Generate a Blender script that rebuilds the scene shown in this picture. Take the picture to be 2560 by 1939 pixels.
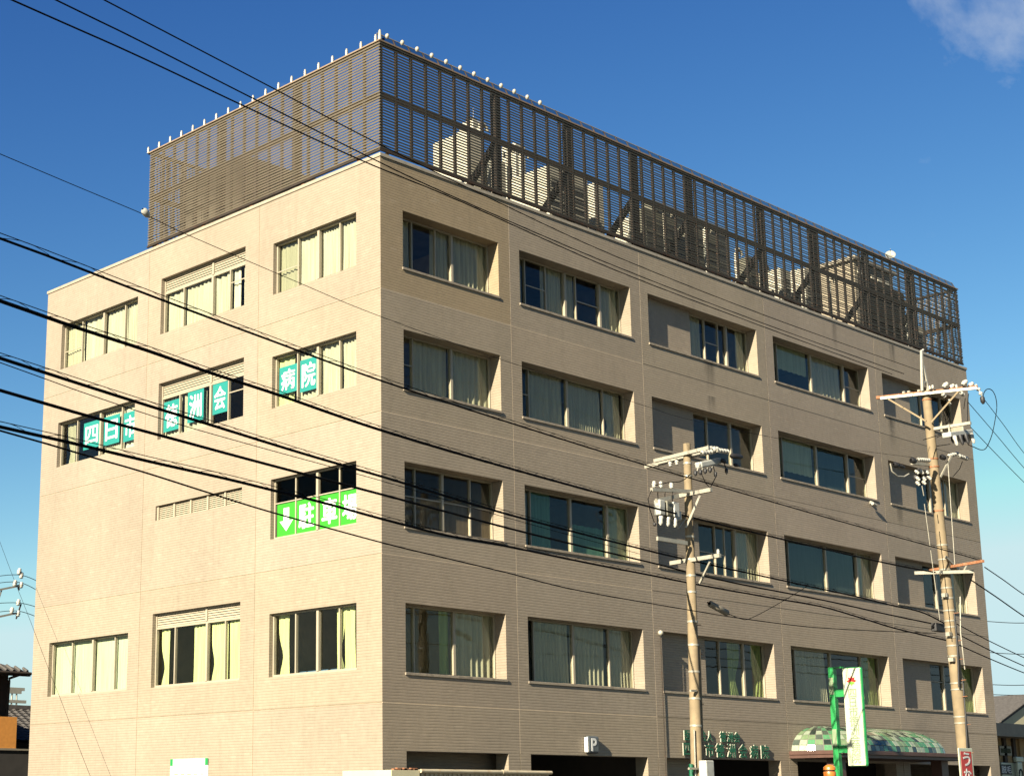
import bpy, math, random
import mathutils
from mathutils import Vector as Vec, Matrix, noise as mnoise

random.seed(7)
for o in list(bpy.data.objects):
    bpy.data.objects.remove(o)
sc = bpy.context.scene
col = sc.collection
R = math.radians

# ------------------------------------------------------------------ camera
# World: the near corner of the hospital is the origin, the long shaded wall runs
# along +X (facing -Y), the short sunlit wall runs along +Y (facing -X), metres.
FPX, PCX, PCY = 4025.75, 930.98, 1111.18          # focal length and optical axis, photo pixels (2560 x 1939)
YAW, PITCH, ROLL = R(46.79527), R(12.42813), R(-0.16287)
CAM = Vec((-27.61828, -29.0737, 1.6))
FW = Vec((math.cos(YAW) * math.cos(PITCH), math.sin(YAW) * math.cos(PITCH), math.sin(PITCH)))
RT = Vec((math.sin(YAW), -math.cos(YAW), 0))
UP = RT.cross(FW)
RT, UP = (math.cos(ROLL) * RT + math.sin(ROLL) * UP), (math.cos(ROLL) * UP - math.sin(ROLL) * RT)
cd = bpy.data.cameras.new('camera')
cam = bpy.data.objects.new('camera', cd)
col.objects.link(cam)
cam.matrix_world = Matrix(((RT.x, UP.x, -FW.x, CAM.x), (RT.y, UP.y, -FW.y, CAM.y), (RT.z, UP.z, -FW.z, CAM.z), (0, 0, 0, 1)))
cd.sensor_fit = 'HORIZONTAL'
cd.sensor_width = 36
cd.lens = FPX / 2560 * 36
cd.shift_x = (1280 - PCX) / 2560
cd.shift_y = (PCY - 969.5) / 2560
cd.clip_end = 3000
sc.camera = cam

# ------------------------------------------------------------------ sky and sun
SUN_TO = Vec((-4.9, -1.0, 2.5)).normalized()      # towards the sun, turned further along the long wall than the recess shadows give
SUN_EL = math.asin(SUN_TO.z)
w = bpy.data.worlds.new('World')
sc.world = w
w.use_nodes = True
nt = w.node_tree
nt.nodes.clear()
wo = nt.nodes.new('ShaderNodeOutputWorld')
bg = nt.nodes.new('ShaderNodeBackground')
sky = nt.nodes.new('ShaderNodeTexSky')
sky.sky_type = 'NISHITA'
sky.sun_disc = False
sky.sun_elevation = SUN_EL
sky.sun_rotation = math.atan2(SUN_TO.x, SUN_TO.y)
sky.altitude = 0
sky.air_density = 1.0
sky.dust_density = 0.6
sky.ozone_density = 2.2
tint = nt.nodes.new('ShaderNodeMix')
tint.data_type = 'RGBA'; tint.blend_type = 'MULTIPLY'
tint.inputs[0].default_value = 1
tint.inputs[7].default_value = (0.80, 1.0, 1.12, 1)
nt.links.new(sky.outputs[0], tint.inputs[6])
# deeper blue overhead, paler at the horizon: one contrast curve for the whole dome
sep = nt.nodes.new('ShaderNodeSeparateColor'); comb = nt.nodes.new('ShaderNodeCombineColor')
nt.links.new(tint.outputs[2], sep.inputs[0])
UNIT = 0.1035
for i, (gain, gam) in enumerate(((5.9, 2.1), (2.28, 1.70), (1.20, 1.1))):
    m1 = nt.nodes.new('ShaderNodeMath'); m1.operation = 'MULTIPLY'; m1.inputs[1].default_value = UNIT
    m2 = nt.nodes.new('ShaderNodeMath'); m2.operation = 'POWER'; m2.inputs[1].default_value = gam
    m3 = nt.nodes.new('ShaderNodeMath'); m3.operation = 'MULTIPLY'; m3.inputs[1].default_value = gain
    m4 = nt.nodes.new('ShaderNodeMath'); m4.operation = 'MINIMUM'; m4.inputs[1].default_value = (0.60, 0.82, 0.86)[i]
    m5 = nt.nodes.new('ShaderNodeMath'); m5.operation = 'DIVIDE'; m5.inputs[1].default_value = UNIT * 2.0
    nt.links.new(sep.outputs[i], m1.inputs[0])
    for a_n, b_n in ((m1, m2), (m2, m3), (m3, m4), (m4, m5)): nt.links.new(a_n.outputs[0], b_n.inputs[0])
    nt.links.new(m5.outputs[0], comb.inputs[i])
# thin wisps of cloud over the whole dome
tc = nt.nodes.new('ShaderNodeTexCoord')
mp = nt.nodes.new('ShaderNodeMapping')
mp.inputs['Location'].default_value = (2.3, 1.7, 0.43)
mp.inputs['Scale'].default_value = (1.0, 1.0, 1.5)
mp.inputs['Rotation'].default_value = (0, 0, R(26.5))
nz = nt.nodes.new('ShaderNodeTexNoise')
nz.inputs['Scale'].default_value = 3.2
nz.inputs['Detail'].default_value = 9
nz.inputs['Roughness'].default_value = 0.58
nz.inputs['Distortion'].default_value = 0.4
mr = nt.nodes.new('ShaderNodeMapRange')
mr.inputs['From Min'].default_value = 0.63
mr.inputs['From Max'].default_value = 0.82
mr.inputs['To Max'].default_value = 0.95
cm = nt.nodes.new('ShaderNodeMix')
cm.data_type = 'RGBA'
cm.inputs[7].default_value = (3.4, 3.7, 4.0, 1)
nt.links.new(tc.outputs['Generated'], mp.inputs[0])
nt.links.new(mp.outputs[0], nz.inputs['Vector'])
nt.links.new(nz.outputs[0], mr.inputs[0])
nt.links.new(mr.outputs[0], cm.inputs[0])
nt.links.new(comb.outputs[0], cm.inputs[6])
nt.links.new(cm.outputs[2], bg.inputs[0])
bg.inputs[1].default_value = 0.05
nt.links.new(bg.outputs[0], wo.inputs[0])

sd = bpy.data.lights.new('sun', 'SUN')
sd.energy = 4.75
sd.angle = R(0.5)
sd.color = (1.0, 0.90, 0.72)
sun = bpy.data.objects.new('sun', sd)
col.objects.link(sun)
sun.location = (-40, -20, 40)
sun.rotation_euler = SUN_TO.to_track_quat('Z', 'Y').to_euler()

vs = sc.view_settings
vs.view_transform = 'Standard'
vs.look = 'None'
vs.gamma = 1
vs.exposure = 2.05
vs.use_curve_mapping = False
sc.cycles.max_bounces = 6
sc.cycles.diffuse_bounces = 3
sc.cycles.glossy_bounces = 3
sc.cycles.transparent_max_bounces = 24
sc.cycles.use_denoising = True

# ------------------------------------------------------------------ helpers
def ray(S):
    return FW + RT * ((S[0] - PCX) / FPX) - UP * ((S[1] - PCY) / FPX)
def at_y(S, y=0.0):
    d = ray(S); return CAM + d * ((y - CAM.y) / d.y)
def at_x(S, x=0.0):
    d = ray(S); return CAM + d * ((x - CAM.x) / d.x)
def at_z(S, z):
    d = ray(S); return CAM + d * ((z - CAM.z) / d.z)
def zm(o, s):
    return lambda a, b: (o[0] + a / s, o[1] + b / s)

class MB:
    def __init__(self):
        self.v = []; self.f = []; self.sm = []
    def add(self, vs_, fs_, smooth=False):
        n = len(self.v)
        self.v += [tuple(v) for v in vs_]
        self.f += [tuple(i + n for i in f) for f in fs_]
        self.sm += [smooth] * len(fs_)
        return self
    def box(self, a, b):
        (x0, y0, z0), (x1, y1, z1) = a, b
        x0, x1 = min(x0, x1), max(x0, x1); y0, y1 = min(y0, y1), max(y0, y1); z0, z1 = min(z0, z1), max(z0, z1)
        return self.add([(x0, y0, z0), (x1, y0, z0), (x1, y1, z0), (x0, y1, z0), (x0, y0, z1), (x1, y0, z1), (x1, y1, z1), (x0, y1, z1)],
                        [(0, 3, 2, 1), (4, 5, 6, 7), (0, 1, 5, 4), (1, 2, 6, 5), (2, 3, 7, 6), (3, 0, 4, 7)])
    def bar(self, p, q, w_, h=None, up=(0, 0, 1)):
        """box beam from p to q, w_ wide, h high"""
        h = h or w_
        p, q = Vec(p), Vec(q); d = (q - p).normalized(); u = Vec(up)
        if abs(d.dot(u)) > 0.98: u = Vec((1, 0, 0))
        s = d.cross(u).normalized(); u = s.cross(d)
        vs_ = []
        for c in (p, q):
            for a, b in ((-1, -1), (1, -1), (1, 1), (-1, 1)):
                vs_.append(c + s * a * w_ / 2 + u * b * h / 2)
        return self.add(vs_, [(0, 1, 2, 3), (7, 6, 5, 4), (0, 4, 5, 1), (1, 5, 6, 2), (2, 6, 7, 3), (3, 7, 4, 0)])
    def cyl(self, p, q, r0, r1=None, n=10, caps=True):
        r1 = r0 if r1 is None else r1
        p, q = Vec(p), Vec(q); d = (q - p).normalized()
        u = Vec((0, 0, 1)) if abs(d.z) < 0.95 else Vec((1, 0, 0))
        s = d.cross(u).normalized(); t = s.cross(d)
        vs_ = []
        for c, r in ((p, r0), (q, r1)):
            for i in range(n):
                a = 2 * math.pi * i / n
                vs_.append(c + s * math.cos(a) * r + t * math.sin(a) * r)
        self.add(vs_, [(i, i + n, (i + 1) % n + n, (i + 1) % n) for i in range(n)], True)
        if caps:
            self.add(vs_[:n], [tuple(range(n))]); self.add(vs_[n:], [tuple(reversed(range(n)))])
        return self
    def lathe(self, p, axis, prof, n=10):
        """prof: (distance along axis, radius) pairs"""
        p = Vec(p); d = Vec(axis).normalized()
        u = Vec((0, 0, 1)) if abs(d.z) < 0.95 else Vec((1, 0, 0))
        s = d.cross(u).normalized(); t = s.cross(d)
        vs_ = []
        for h, r in prof:
            for i in range(n):
                a = 2 * math.pi * i / n
                vs_.append(p + d * h + s * math.cos(a) * r + t * math.sin(a) * r)
        fs = []
        for k in range(len(prof) - 1):
            for i in range(n):
                j = (i + 1) % n
                fs.append((k * n + i, (k + 1) * n + i, (k + 1) * n + j, k * n + j))
        return self.add(vs_, fs, True)
    def tube(self, pts, r, n=6):
        pts = [Vec(p) for p in pts]; vs_ = []; fs = []
        rr = r if isinstance(r, (list, tuple)) else [r] * len(pts)
        for k, p in enumerate(pts):
            d = (pts[min(k + 1, len(pts) - 1)] - pts[max(k - 1, 0)]).normalized()
            u = Vec((0, 0, 1)) if abs(d.z) < 0.97 else Vec((1, 0, 0))
            s = d.cross(u).normalized(); t = s.cross(d)
            for i in range(n):
                a = 2 * math.pi * i / n
                vs_.append(p + s * math.cos(a) * rr[k] + t * math.sin(a) * rr[k])
        for k in range(len(pts) - 1):
            for i in range(n):
                j = (i + 1) % n
                fs.append((k * n + i, (k + 1) * n + i, (k + 1) * n + j, k * n + j))
        self.add(vs_, fs, True)
        self.add(vs_[:n], [tuple(range(n))]); self.add(vs_[-n:], [tuple(reversed(range(n)))])
        return self
    def quad(self, a, b, c, d):
        return self.add([a, b, c, d], [(0, 1, 2, 3)])
    def mesh(self, name):
        me = bpy.data.meshes.new(name)
        me.from_pydata(self.v, [], self.f)
        me.polygons.foreach_set('use_smooth', self.sm)
        me.validate(); me.update()
        return me
    def build(self, name, mat, parent=None, bevel=0):
        o = bpy.data.objects.new(name, self.mesh(name))
        o.data.materials.append(mat)
        link(o, parent)
        if bevel:
            m = o.modifiers.new('bevel', 'BEVEL'); m.width = bevel; m.segments = 2; m.limit_method = 'ANGLE'
        return o

def link(o, parent=None):
    col.objects.link(o)
    if parent is not None:
        o.parent = parent
        # geometry is written in world metres; undo the parent's own offset
        p, off = parent, Vec((0, 0, 0))
        while p is not None:
            off += p.location; p = p.parent
        o.location = -off
    return o
def tag(o, label, cat, group=None):
    o['label'] = label; o['category'] = cat
    if group: o['group'] = group
    return o
def thing(name, label, cat, loc, group=None):
    o = bpy.data.objects.new(name, None)
    o.empty_display_size = 0.3
    col.objects.link(o); o.location = loc
    return tag(o, label, cat, group)
def structure(o):
    o['kind'] = 'structure'; return o
def clone(o, parent, dx=0, dy=0, dz=0):
    c = o.copy(); col.objects.link(c); c.parent = parent
    c.location = o.location + Vec((dx, dy, dz))
    return c

_fc = None
def text_mesh(body, size, origin, right, up, extr=0.004, bold=0.0, width=None):
    """glyphs centred on origin, laid along right/up, facing right x up"""
    cu = bpy.data.curves.new('glyph', 'FONT')
    cu.body = body; cu.size = size; cu.extrude = extr
    cu.resolution_u = 3
    ob = bpy.data.objects.new('glyph', cu); col.objects.link(ob)
    bpy.context.view_layer.update()
    me = bpy.data.meshes.new_from_object(ob.evaluated_get(bpy.context.evaluated_depsgraph_get()))
    bpy.data.objects.remove(ob); bpy.data.curves.remove(cu)
    xs = [v.co.x for v in me.vertices]; ys = [v.co.y for v in me.vertices]
    cx, cy = (min(xs) + max(xs)) / 2, (min(ys) + max(ys)) / 2
    sx = 1.0 if width is None else width / max(1e-6, max(xs) - min(xs))
    right, up = Vec(right), Vec(up); nrm = right.cross(up)
    # heavier strokes: the glyph is laid down several times, each a hair proud of the last
    sh = [(0, 0)] if not bold else [(0, 0)] + [(bold * size * math.cos(k * math.pi / 3), bold * size * math.sin(k * math.pi / 3)) for k in range(6)]
    vv, ff = [], []
    base_v = [v.co.copy() for v in me.vertices]; base_f = [tuple(p.vertices) for p in me.polygons]
    for j, (ox_, oy_) in enumerate(sh):
        n0 = len(vv)
        for c in base_v:
            vv.append(Vec(origin) + right * ((c.x - cx) * sx + ox_) + up * (c.y - cy + oy_) + nrm * (c.z + j * .0004))
        ff += [tuple(i + n0 for i in f) for f in base_f]
    out = bpy.data.meshes.new('glyph'); out.from_pydata(vv, [], ff); out.update()
    bpy.data.meshes.remove(me); me = out
    return me
def text(name, body, size, origin, right, up, mat, parent, **k):
    me = text_mesh(body, size, origin, right, up, **k)
    me.materials.clear(); me.materials.append(mat)
    o = bpy.data.objects.new(name, me)
    return link(o, parent)

# ------------------------------------------------------------------ materials
def new_mat(name):
    m = bpy.data.materials.new(name); m.use_nodes = True
    n = m.node_tree; b = n.nodes['Principled BSDF']
    return m, n, b
def N(nt_, t, **kw):
    n = nt_.nodes.new(t)
    for k, v in kw.items(): setattr(n, k, v)
    return n
def mixc(n, mode, fac, a, b):
    m = N(n, 'ShaderNodeMix', data_type='RGBA', blend_type=mode)
    for sock, v in ((0, fac), (6, a), (7, b)):
        if isinstance(v, bpy.types.NodeSocket): n.links.new(v, m.inputs[sock])
        elif sock == 0: m.inputs[0].default_value = v
        else: m.inputs[sock].default_value = (*v, 1) if len(v) == 3 else v
    return m.outputs[2]
ALB = 0.51                                         # scales every base colour down against the raised exposure
def plain(name, c, rough=0.6, metal=0.0, var=0.12, scale=3.0, bump=0.0, dirt=None, dirt_amt=0.3, spec=0.5):
    """solid colour with fine mottling, optional dirt blotches and bump"""
    m, n, b = new_mat(name)
    g = N(n, 'ShaderNodeNewGeometry')
    t = N(n, 'ShaderNodeTexNoise'); t.inputs['Scale'].default_value = scale; t.inputs['Detail'].default_value = 6
    n.links.new(g.outputs['Position'], t.inputs['Vector'])
    r = N(n, 'ShaderNodeMapRange'); r.inputs['From Min'].default_value = 0.3; r.inputs['From Max'].default_value = 0.7
    r.inputs['To Min'].default_value = 1 - var; r.inputs['To Max'].default_value = 1 + var
    n.links.new(t.outputs[0], r.inputs[0])
    mul = N(n, 'ShaderNodeVectorMath', operation='SCALE'); mul.inputs[0].default_value = tuple(v * ALB for v in c)
    n.links.new(r.outputs[0], mul.inputs['Scale'])
    out = mul.outputs[0]
    if dirt:
        t2 = N(n, 'ShaderNodeTexNoise'); t2.inputs['Scale'].default_value = scale * 2.3; t2.inputs['Detail'].default_value = 8
        n.links.new(g.outputs['Position'], t2.inputs['Vector'])
        r2 = N(n, 'ShaderNodeMapRange'); r2.inputs['From Min'].default_value = 0.5; r2.inputs['From Max'].default_value = 0.68
        r2.inputs['To Max'].default_value = dirt_amt
        n.links.new(t2.outputs[0], r2.inputs[0])
        out = mixc(n, 'MIX', r2.outputs[0], out, tuple(v * ALB for v in dirt))
    n.links.new(out, b.inputs['Base Color'])
    b.inputs['Roughness'].default_value = rough
    b.inputs['Metallic'].default_value = metal
    b.inputs['Specular IOR Level'].default_value = spec
    if bump:
        bp = N(n, 'ShaderNodeBump'); bp.inputs['Strength'].default_value = bump; bp.inputs['Distance'].default_value = 0.02
        n.links.new(t.outputs[0], bp.inputs['Height']); n.links.new(bp.outputs[0], b.inputs['Normal'])
    return m

def wall_coords(n):
    """(along the wall, up) in metres whichever way the face looks"""
    g = N(n, 'ShaderNodeNewGeometry')
    sp = N(n, 'ShaderNodeSeparateXYZ'); n.links.new(g.outputs['Position'], sp.inputs[0])
    sn = N(n, 'ShaderNodeSeparateXYZ'); n.links.new(g.outputs['True Normal'], sn.inputs[0])
    def absgt(s):
        a = N(n, 'ShaderNodeMath', operation='ABSOLUTE'); n.links.new(s, a.inputs[0])
        c = N(n, 'ShaderNodeMath', operation='GREATER_THAN'); n.links.new(a.outputs[0], c.inputs[0]); c.inputs[1].default_value = 0.6
        return c.outputs[0]
    def mixf(f, a, b):
        m = N(n, 'ShaderNodeMix', data_type='FLOAT')
        n.links.new(f, m.inputs[0]); n.links.new(a, m.inputs[2]); n.links.new(b, m.inputs[3]); return m.outputs[0]
    u = mixf(absgt(sn.outputs[0]), sp.outputs[0], sp.outputs[1])
    v = mixf(absgt(sn.outputs[2]), sp.outputs[2], sp.outputs[1])
    cb = N(n, 'ShaderNodeCombineXYZ'); n.links.new(u, cb.inputs[0]); n.links.new(v, cb.inputs[1])
    return cb.outputs[0], g.outputs['Position'], u, v

def tile_material():
    m, n, b = new_mat('wall_tile')
    uv, pos, u, v = wall_coords(n)
    bt = N(n, 'ShaderNodeTexBrick'); n.links.new(uv, bt.inputs['Vector'])
    bt.offset = 0.5
    bt.inputs['Scale'].default_value = 1.0
    bt.inputs['Brick Width'].default_value = 0.235
    bt.inputs['Row Height'].default_value = 0.075
    bt.inputs['Mortar Size'].default_value = 0.004
    bt.inputs['Mortar Smooth'].default_value = 0.3
    bt.inputs['Color1'].default_value = (0.202, 0.166, 0.122, 1)
    bt.inputs['Color2'].default_value = (0.196, 0.161, 0.117, 1)
    bt.inputs['Mortar'].default_value = (0.199, 0.164, 0.121, 1)
    # recessed bed joints between the courses
    dv = N(n, 'ShaderNodeMath', operation='DIVIDE'); n.links.new(v, dv.inputs[0]); dv.inputs[1].default_value = 0.075
    fr_ = N(n, 'ShaderNodeMath', operation='FRACT'); n.links.new(dv.outputs[0], fr_.inputs[0])
    pp = N(n, 'ShaderNodeMath', operation='PINGPONG'); n.links.new(fr_.outputs[0], pp.inputs[0]); pp.inputs[1].default_value = 0.5
    bed = N(n, 'ShaderNodeMapRange'); bed.interpolation_type = 'SMOOTHSTEP'; n.links.new(pp.outputs[0], bed.inputs[0])
    bed.inputs['From Min'].default_value = 0.05; bed.inputs['From Max'].default_value = 0.17; bed.inputs['To Min'].default_value = 1; bed.inputs['To Max'].default_value = 0
    # joints are cleaner in some patches than in others
    tj = N(n, 'ShaderNodeTexNoise'); tj.inputs['Scale'].default_value = 0.55; tj.inputs['Detail'].default_value = 4; n.links.new(pos, tj.inputs['Vector'])
    rj = N(n, 'ShaderNodeMapRange'); rj.inputs['From Min'].default_value = 0.40; rj.inputs['From Max'].default_value = 0.60; rj.inputs['To Min'].default_value = 0.02; rj.inputs['To Max'].default_value = 0.22
    n.links.new(tj.outputs[0], rj.inputs[0])
    jm = N(n, 'ShaderNodeMath', operation='MULTIPLY'); n.links.new(bed.outputs[0], jm.inputs[0]); n.links.new(rj.outputs[0], jm.inputs[1])
    tile_col = mixc(n, 'MIX', jm.outputs[0], bt.outputs['Color'], (0.105, 0.082, 0.056))
    # per panel tint and broad weathering
    oi = N(n, 'ShaderNodeObjectInfo')
    c = mixc(n, 'MULTIPLY', 1.0, tile_col, oi.outputs['Color'])
    t1 = N(n, 'ShaderNodeTexNoise'); t1.inputs['Scale'].default_value = 0.35; t1.inputs['Detail'].default_value = 7; t1.inputs['Roughness'].default_value = 0.62
    n.links.new(pos, t1.inputs['Vector'])
    r1 = N(n, 'ShaderNodeMapRange'); r1.inputs['From Min'].default_value = 0.3; r1.inputs['From Max'].default_value = 0.7
    r1.inputs['To Min'].default_value = 0.92; r1.inputs['To Max'].default_value = 1.07
    n.links.new(t1.outputs[0], r1.inputs[0])
    cc = N(n, 'ShaderNodeCombineColor')
    for i in range(3): n.links.new(r1.outputs[0], cc.inputs[i])
    c = mixc(n, 'MULTIPLY', 1.0, c, cc.outputs[0])
    # rain streaks: noise stretched down the wall, strongest just under the copings and sills
    mp_ = N(n, 'ShaderNodeMapping'); mp_.inputs['Scale'].default_value = (2.6, 0.16, 1)
    n.links.new(uv, mp_.inputs[0])
    t2 = N(n, 'ShaderNodeTexNoise'); t2.inputs['Scale'].default_value = 1.6; t2.inputs['Detail'].default_value = 6; t2.inputs['Roughness'].default_value = 0.65
    n.links.new(mp_.outputs[0], t2.inputs['Vector'])
    r2 = N(n, 'ShaderNodeMapRange'); r2.inputs['From Min'].default_value = 0.54; r2.inputs['From Max'].default_value = 0.78
    r2.inputs['To Max'].default_value = 0.24
    n.links.new(t2.outputs[0], r2.inputs[0])
    c = mixc(n, 'MIX', r2.outputs[0], c, (0.097, 0.077, 0.050))
    # drip stains below two of the sills on the long wall
    gx = N(n, 'ShaderNodeNewGeometry'); sx_ = N(n, 'ShaderNodeSeparateXYZ'); n.links.new(gx.outputs['Position'], sx_.inputs[0])
    onlong = N(n, 'ShaderNodeMath', operation='LESS_THAN'); n.links.new(sx_.outputs[1], onlong.inputs[0]); onlong.inputs[1].default_value = 0.002
    for (xc, hw, zt, zb_) in ((14.55, .42, 15.32, 14.25), (14.6, .30, 14.2, 13.6), (26.0, .35, 15.32, 14.1), (26.1, .3, 12.0, 11.2), (22.4, .2, 18.2, 17.2), (26.4, .3, 18.2, 17.3)):
        dx = N(n, 'ShaderNodeMath', operation='SUBTRACT'); n.links.new(sx_.outputs[0], dx.inputs[0]); dx.inputs[1].default_value = xc
        ab = N(n, 'ShaderNodeMath', operation='ABSOLUTE'); n.links.new(dx.outputs[0], ab.inputs[0])
        mx_ = N(n, 'ShaderNodeMapRange'); mx_.interpolation_type = 'SMOOTHSTEP'; n.links.new(ab.outputs[0], mx_.inputs[0])
        mx_.inputs['From Min'].default_value = 0.05; mx_.inputs['From Max'].default_value = hw; mx_.inputs['To Min'].default_value = 1; mx_.inputs['To Max'].default_value = 0
        mz = N(n, 'ShaderNodeMapRange'); n.links.new(sx_.outputs[2], mz.inputs[0])
        mz.inputs['From Min'].default_value = zb_; mz.inputs['From Max'].default_value = zt
        top_ = N(n, 'ShaderNodeMath', operation='LESS_THAN'); n.links.new(sx_.outputs[2], top_.inputs[0]); top_.inputs[1].default_value = zt
        nn = N(n, 'ShaderNodeMapRange'); n.links.new(t2.outputs[0], nn.inputs[0]); nn.inputs['From Min'].default_value = 0.30; nn.inputs['From Max'].default_value = 0.55; nn.inputs['To Max'].default_value = 0.95
        prod = mx_.outputs[0]
        for other in (mz.outputs[0], top_.outputs[0], nn.outputs[0], onlong.outputs[0]):
            pm = N(n, 'ShaderNodeMath', operation='MULTIPLY'); n.links.new(prod, pm.inputs[0]); n.links.new(other, pm.inputs[1]); prod = pm.outputs[0]
        c = mixc(n, 'MIX', prod, c, (0.045, 0.036, 0.022))
    t3 = N(n, 'ShaderNodeTexNoise'); t3.inputs['Scale'].default_value = 5.0; t3.inputs['Detail'].default_value = 8; t3.inputs['Roughness'].default_value = 0.75
    n.links.new(pos, t3.inputs['Vector'])
    r3 = N(n, 'ShaderNodeMapRange'); r3.inputs['From Min'].default_value = 0.35; r3.inputs['From Max'].default_value = 0.75; r3.inputs['To Min'].default_value = 1.06; r3.inputs['To Max'].default_value = 0.86
    n.links.new(t3.outputs[0], r3.inputs[0])
    c3 = N(n, 'ShaderNodeCombineColor')
    for i in range(3): n.links.new(r3.outputs[0], c3.inputs[i])
    c = mixc(n, 'MULTIPLY', 1.0, c, c3.outputs[0])
    # single replaced tiles, a shade lighter, here and there
    b2 = N(n, 'ShaderNodeTexBrick'); n.links.new(uv, b2.inputs['Vector']); b2.offset = 0.5
    b2.inputs['Scale'].default_value = 1.0; b2.inputs['Brick Width'].default_value = 0.235; b2.inputs['Row Height'].default_value = 0.075; b2.inputs['Mortar Size'].default_value = 0.0
    b2.inputs['Color1'].default_value = (0, 0, 0, 1); b2.inputs['Color2'].default_value = (1, 1, 1, 1)
    r4 = N(n, 'ShaderNodeMapRange'); n.links.new(b2.outputs['Color'], r4.inputs[0]); r4.inputs['From Min'].default_value = 0.965; r4.inputs['From Max'].default_value = 0.985; r4.inputs['To Max'].default_value = 0.16
    c = mixc(n, 'MIX', r4.outputs[0], c, (0.30, 0.25, 0.19))
    n.links.new(c, b.inputs['Base Color'])
    b.inputs['Roughness'].default_value = 0.55
    b.inputs['Specular IOR Level'].default_value = 0.3
    bp = N(n, 'ShaderNodeBump'); bp.invert = True; bp.inputs['Strength'].default_value = 0.6; bp.inputs['Distance'].default_value = 0.010
    n.links.new(bed.outputs[0], bp.inputs['Height'])
    n.links.new(bp.outputs[0], b.inputs['Normal'])
    return m

def glass_material(name, tintc, gloss=1.0):
    m = bpy.data.materials.new(name); m.use_nodes = True
    n = m.node_tree; n.nodes.clear()
    out = N(n, 'ShaderNodeOutputMaterial')
    tr = N(n, 'ShaderNodeBsdfTransparent'); tr.inputs[0].default_value = (*tintc, 1)
    gl = N(n, 'ShaderNodeBsdfGlossy'); gl.inputs['Roughness'].default_value = 0.02; gl.inputs[0].default_value = (0.9, 0.95, 1, 1)
    fr = N(n, 'ShaderNodeFresnel'); fr.inputs[0].default_value = 1.5
    # slight waviness of old panes
    tx = N(n, 'ShaderNodeTexNoise'); tx.inputs['Scale'].default_value = 1.3
    g = N(n, 'ShaderNodeNewGeometry'); n.links.new(g.outputs['Position'], tx.inputs['Vector'])
    bp = N(n, 'ShaderNodeBump'); bp.inputs['Strength'].default_value = 0.05; bp.inputs['Distance'].default_value = 0.05
    n.links.new(tx.outputs[0], bp.inputs['Height'])
    n.links.new(bp.outputs[0], gl.inputs['Normal'])
    bk = N(n, 'ShaderNodeMath', operation='SUBTRACT'); bk.inputs[0].default_value = gloss; n.links.new(g.outputs['Backfacing'], bk.inputs[1]); bk.use_clamp = True
    k = N(n, 'ShaderNodeMath', operation='MULTIPLY'); n.links.new(fr.outputs[0], k.inputs[0]); n.links.new(bk.outputs[0], k.inputs[1])
    mx = N(n, 'ShaderNodeMixShader')
    n.links.new(k.outputs[0], mx.inputs[0]); n.links.new(tr.outputs[0], mx.inputs[1]); n.links.new(gl.outputs[0], mx.inputs[2])
    n.links.new(mx.outputs[0], out.inputs[0])
    return m

def cloth_material(name, c, trans=0.35):
    m = bpy.data.materials.new(name); m.use_nodes = True
    n = m.node_tree; n.nodes.clear()
    out = N(n, 'ShaderNodeOutputMaterial')
    g = N(n, 'ShaderNodeNewGeometry')
    mp_ = N(n, 'ShaderNodeMapping'); mp_.inputs['Scale'].default_value = (9, 9, 0.5); n.links.new(g.outputs['Position'], mp_.inputs[0])
    t = N(n, 'ShaderNodeTexNoise'); t.inputs['Scale'].default_value = 1.5; t.inputs['Detail'].default_value = 4
    n.links.new(mp_.outputs[0], t.inputs['Vector'])
    r = N(n, 'ShaderNodeMapRange'); r.inputs['From Min'].default_value = 0.3; r.inputs['From Max'].default_value = 0.7; r.inputs['To Min'].default_value = 0.8; r.inputs['To Max'].default_value = 1.1
    n.links.new(t.outputs[0], r.inputs[0])
    s = N(n, 'ShaderNodeVectorMath', operation='SCALE'); s.inputs[0].default_value = tuple(v * 0.70 for v in c); n.links.new(r.outputs[0], s.inputs['Scale'])
    d = N(n, 'ShaderNodeBsdfDiffuse'); tl = N(n, 'ShaderNodeBsdfTranslucent')
    n.links.new(s.outputs[0], d.inputs[0]); n.links.new(s.outputs[0], tl.inputs[0])
    mx = N(n, 'ShaderNodeMixShader'); mx.inputs[0].default_value = trans
    n.links.new(d.outputs[0], mx.inputs[1]); n.links.new(tl.outputs[0], mx.inputs[2]); n.links.new(mx.outputs[0], out.inputs[0])
    return m

def emit(name, c, s):
    m, n, b = new_mat(name)
    b.inputs['Base Color'].default_value = (*c, 1)
    b.inputs['Emission Color'].default_value = (*c, 1)
    b.inputs['Emission Strength'].default_value = s
    return m

M = {}
M['tile'] = tile_material()
M['sealant'] = plain('joint_sealant', (0.74, 0.58, 0.40), 0.8, var=0.15)
M['sealant_dark'] = plain('joint_sealant_darker', (0.33, 0.26, 0.16), 0.8, var=0.25)  # darker sealant for the short wall and the far long-wall joints
M['coping'] = plain('coping_metal', (0.43, 0.37, 0.27), 0.45, var=0.08, dirt=(0.2, 0.16, 0.1), dirt_amt=0.25)
M['sill'] = plain('sill_mortar', (0.36, 0.30, 0.22), 0.7, dirt=(0.1, 0.08, 0.06), dirt_amt=0.5)
M['alu'] = plain('window_aluminium', (0.46, 0.40, 0.285), 0.45, var=0.06)
M['bronze_alu'] = plain('bronze_aluminium', (0.16, 0.12, 0.08), 0.4, metal=0.3, var=0.08)
M['glass'] = glass_material('window_glass', (0.89, 0.90, 0.85), 0.7)
M['glass_dark'] = glass_material('window_glass_tinted', (0.50, 0.50, 0.43), 0.12)
M['glass_clear'] = glass_material('window_glass_clear', (0.96, 0.97, 0.94), 0.4)
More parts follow.
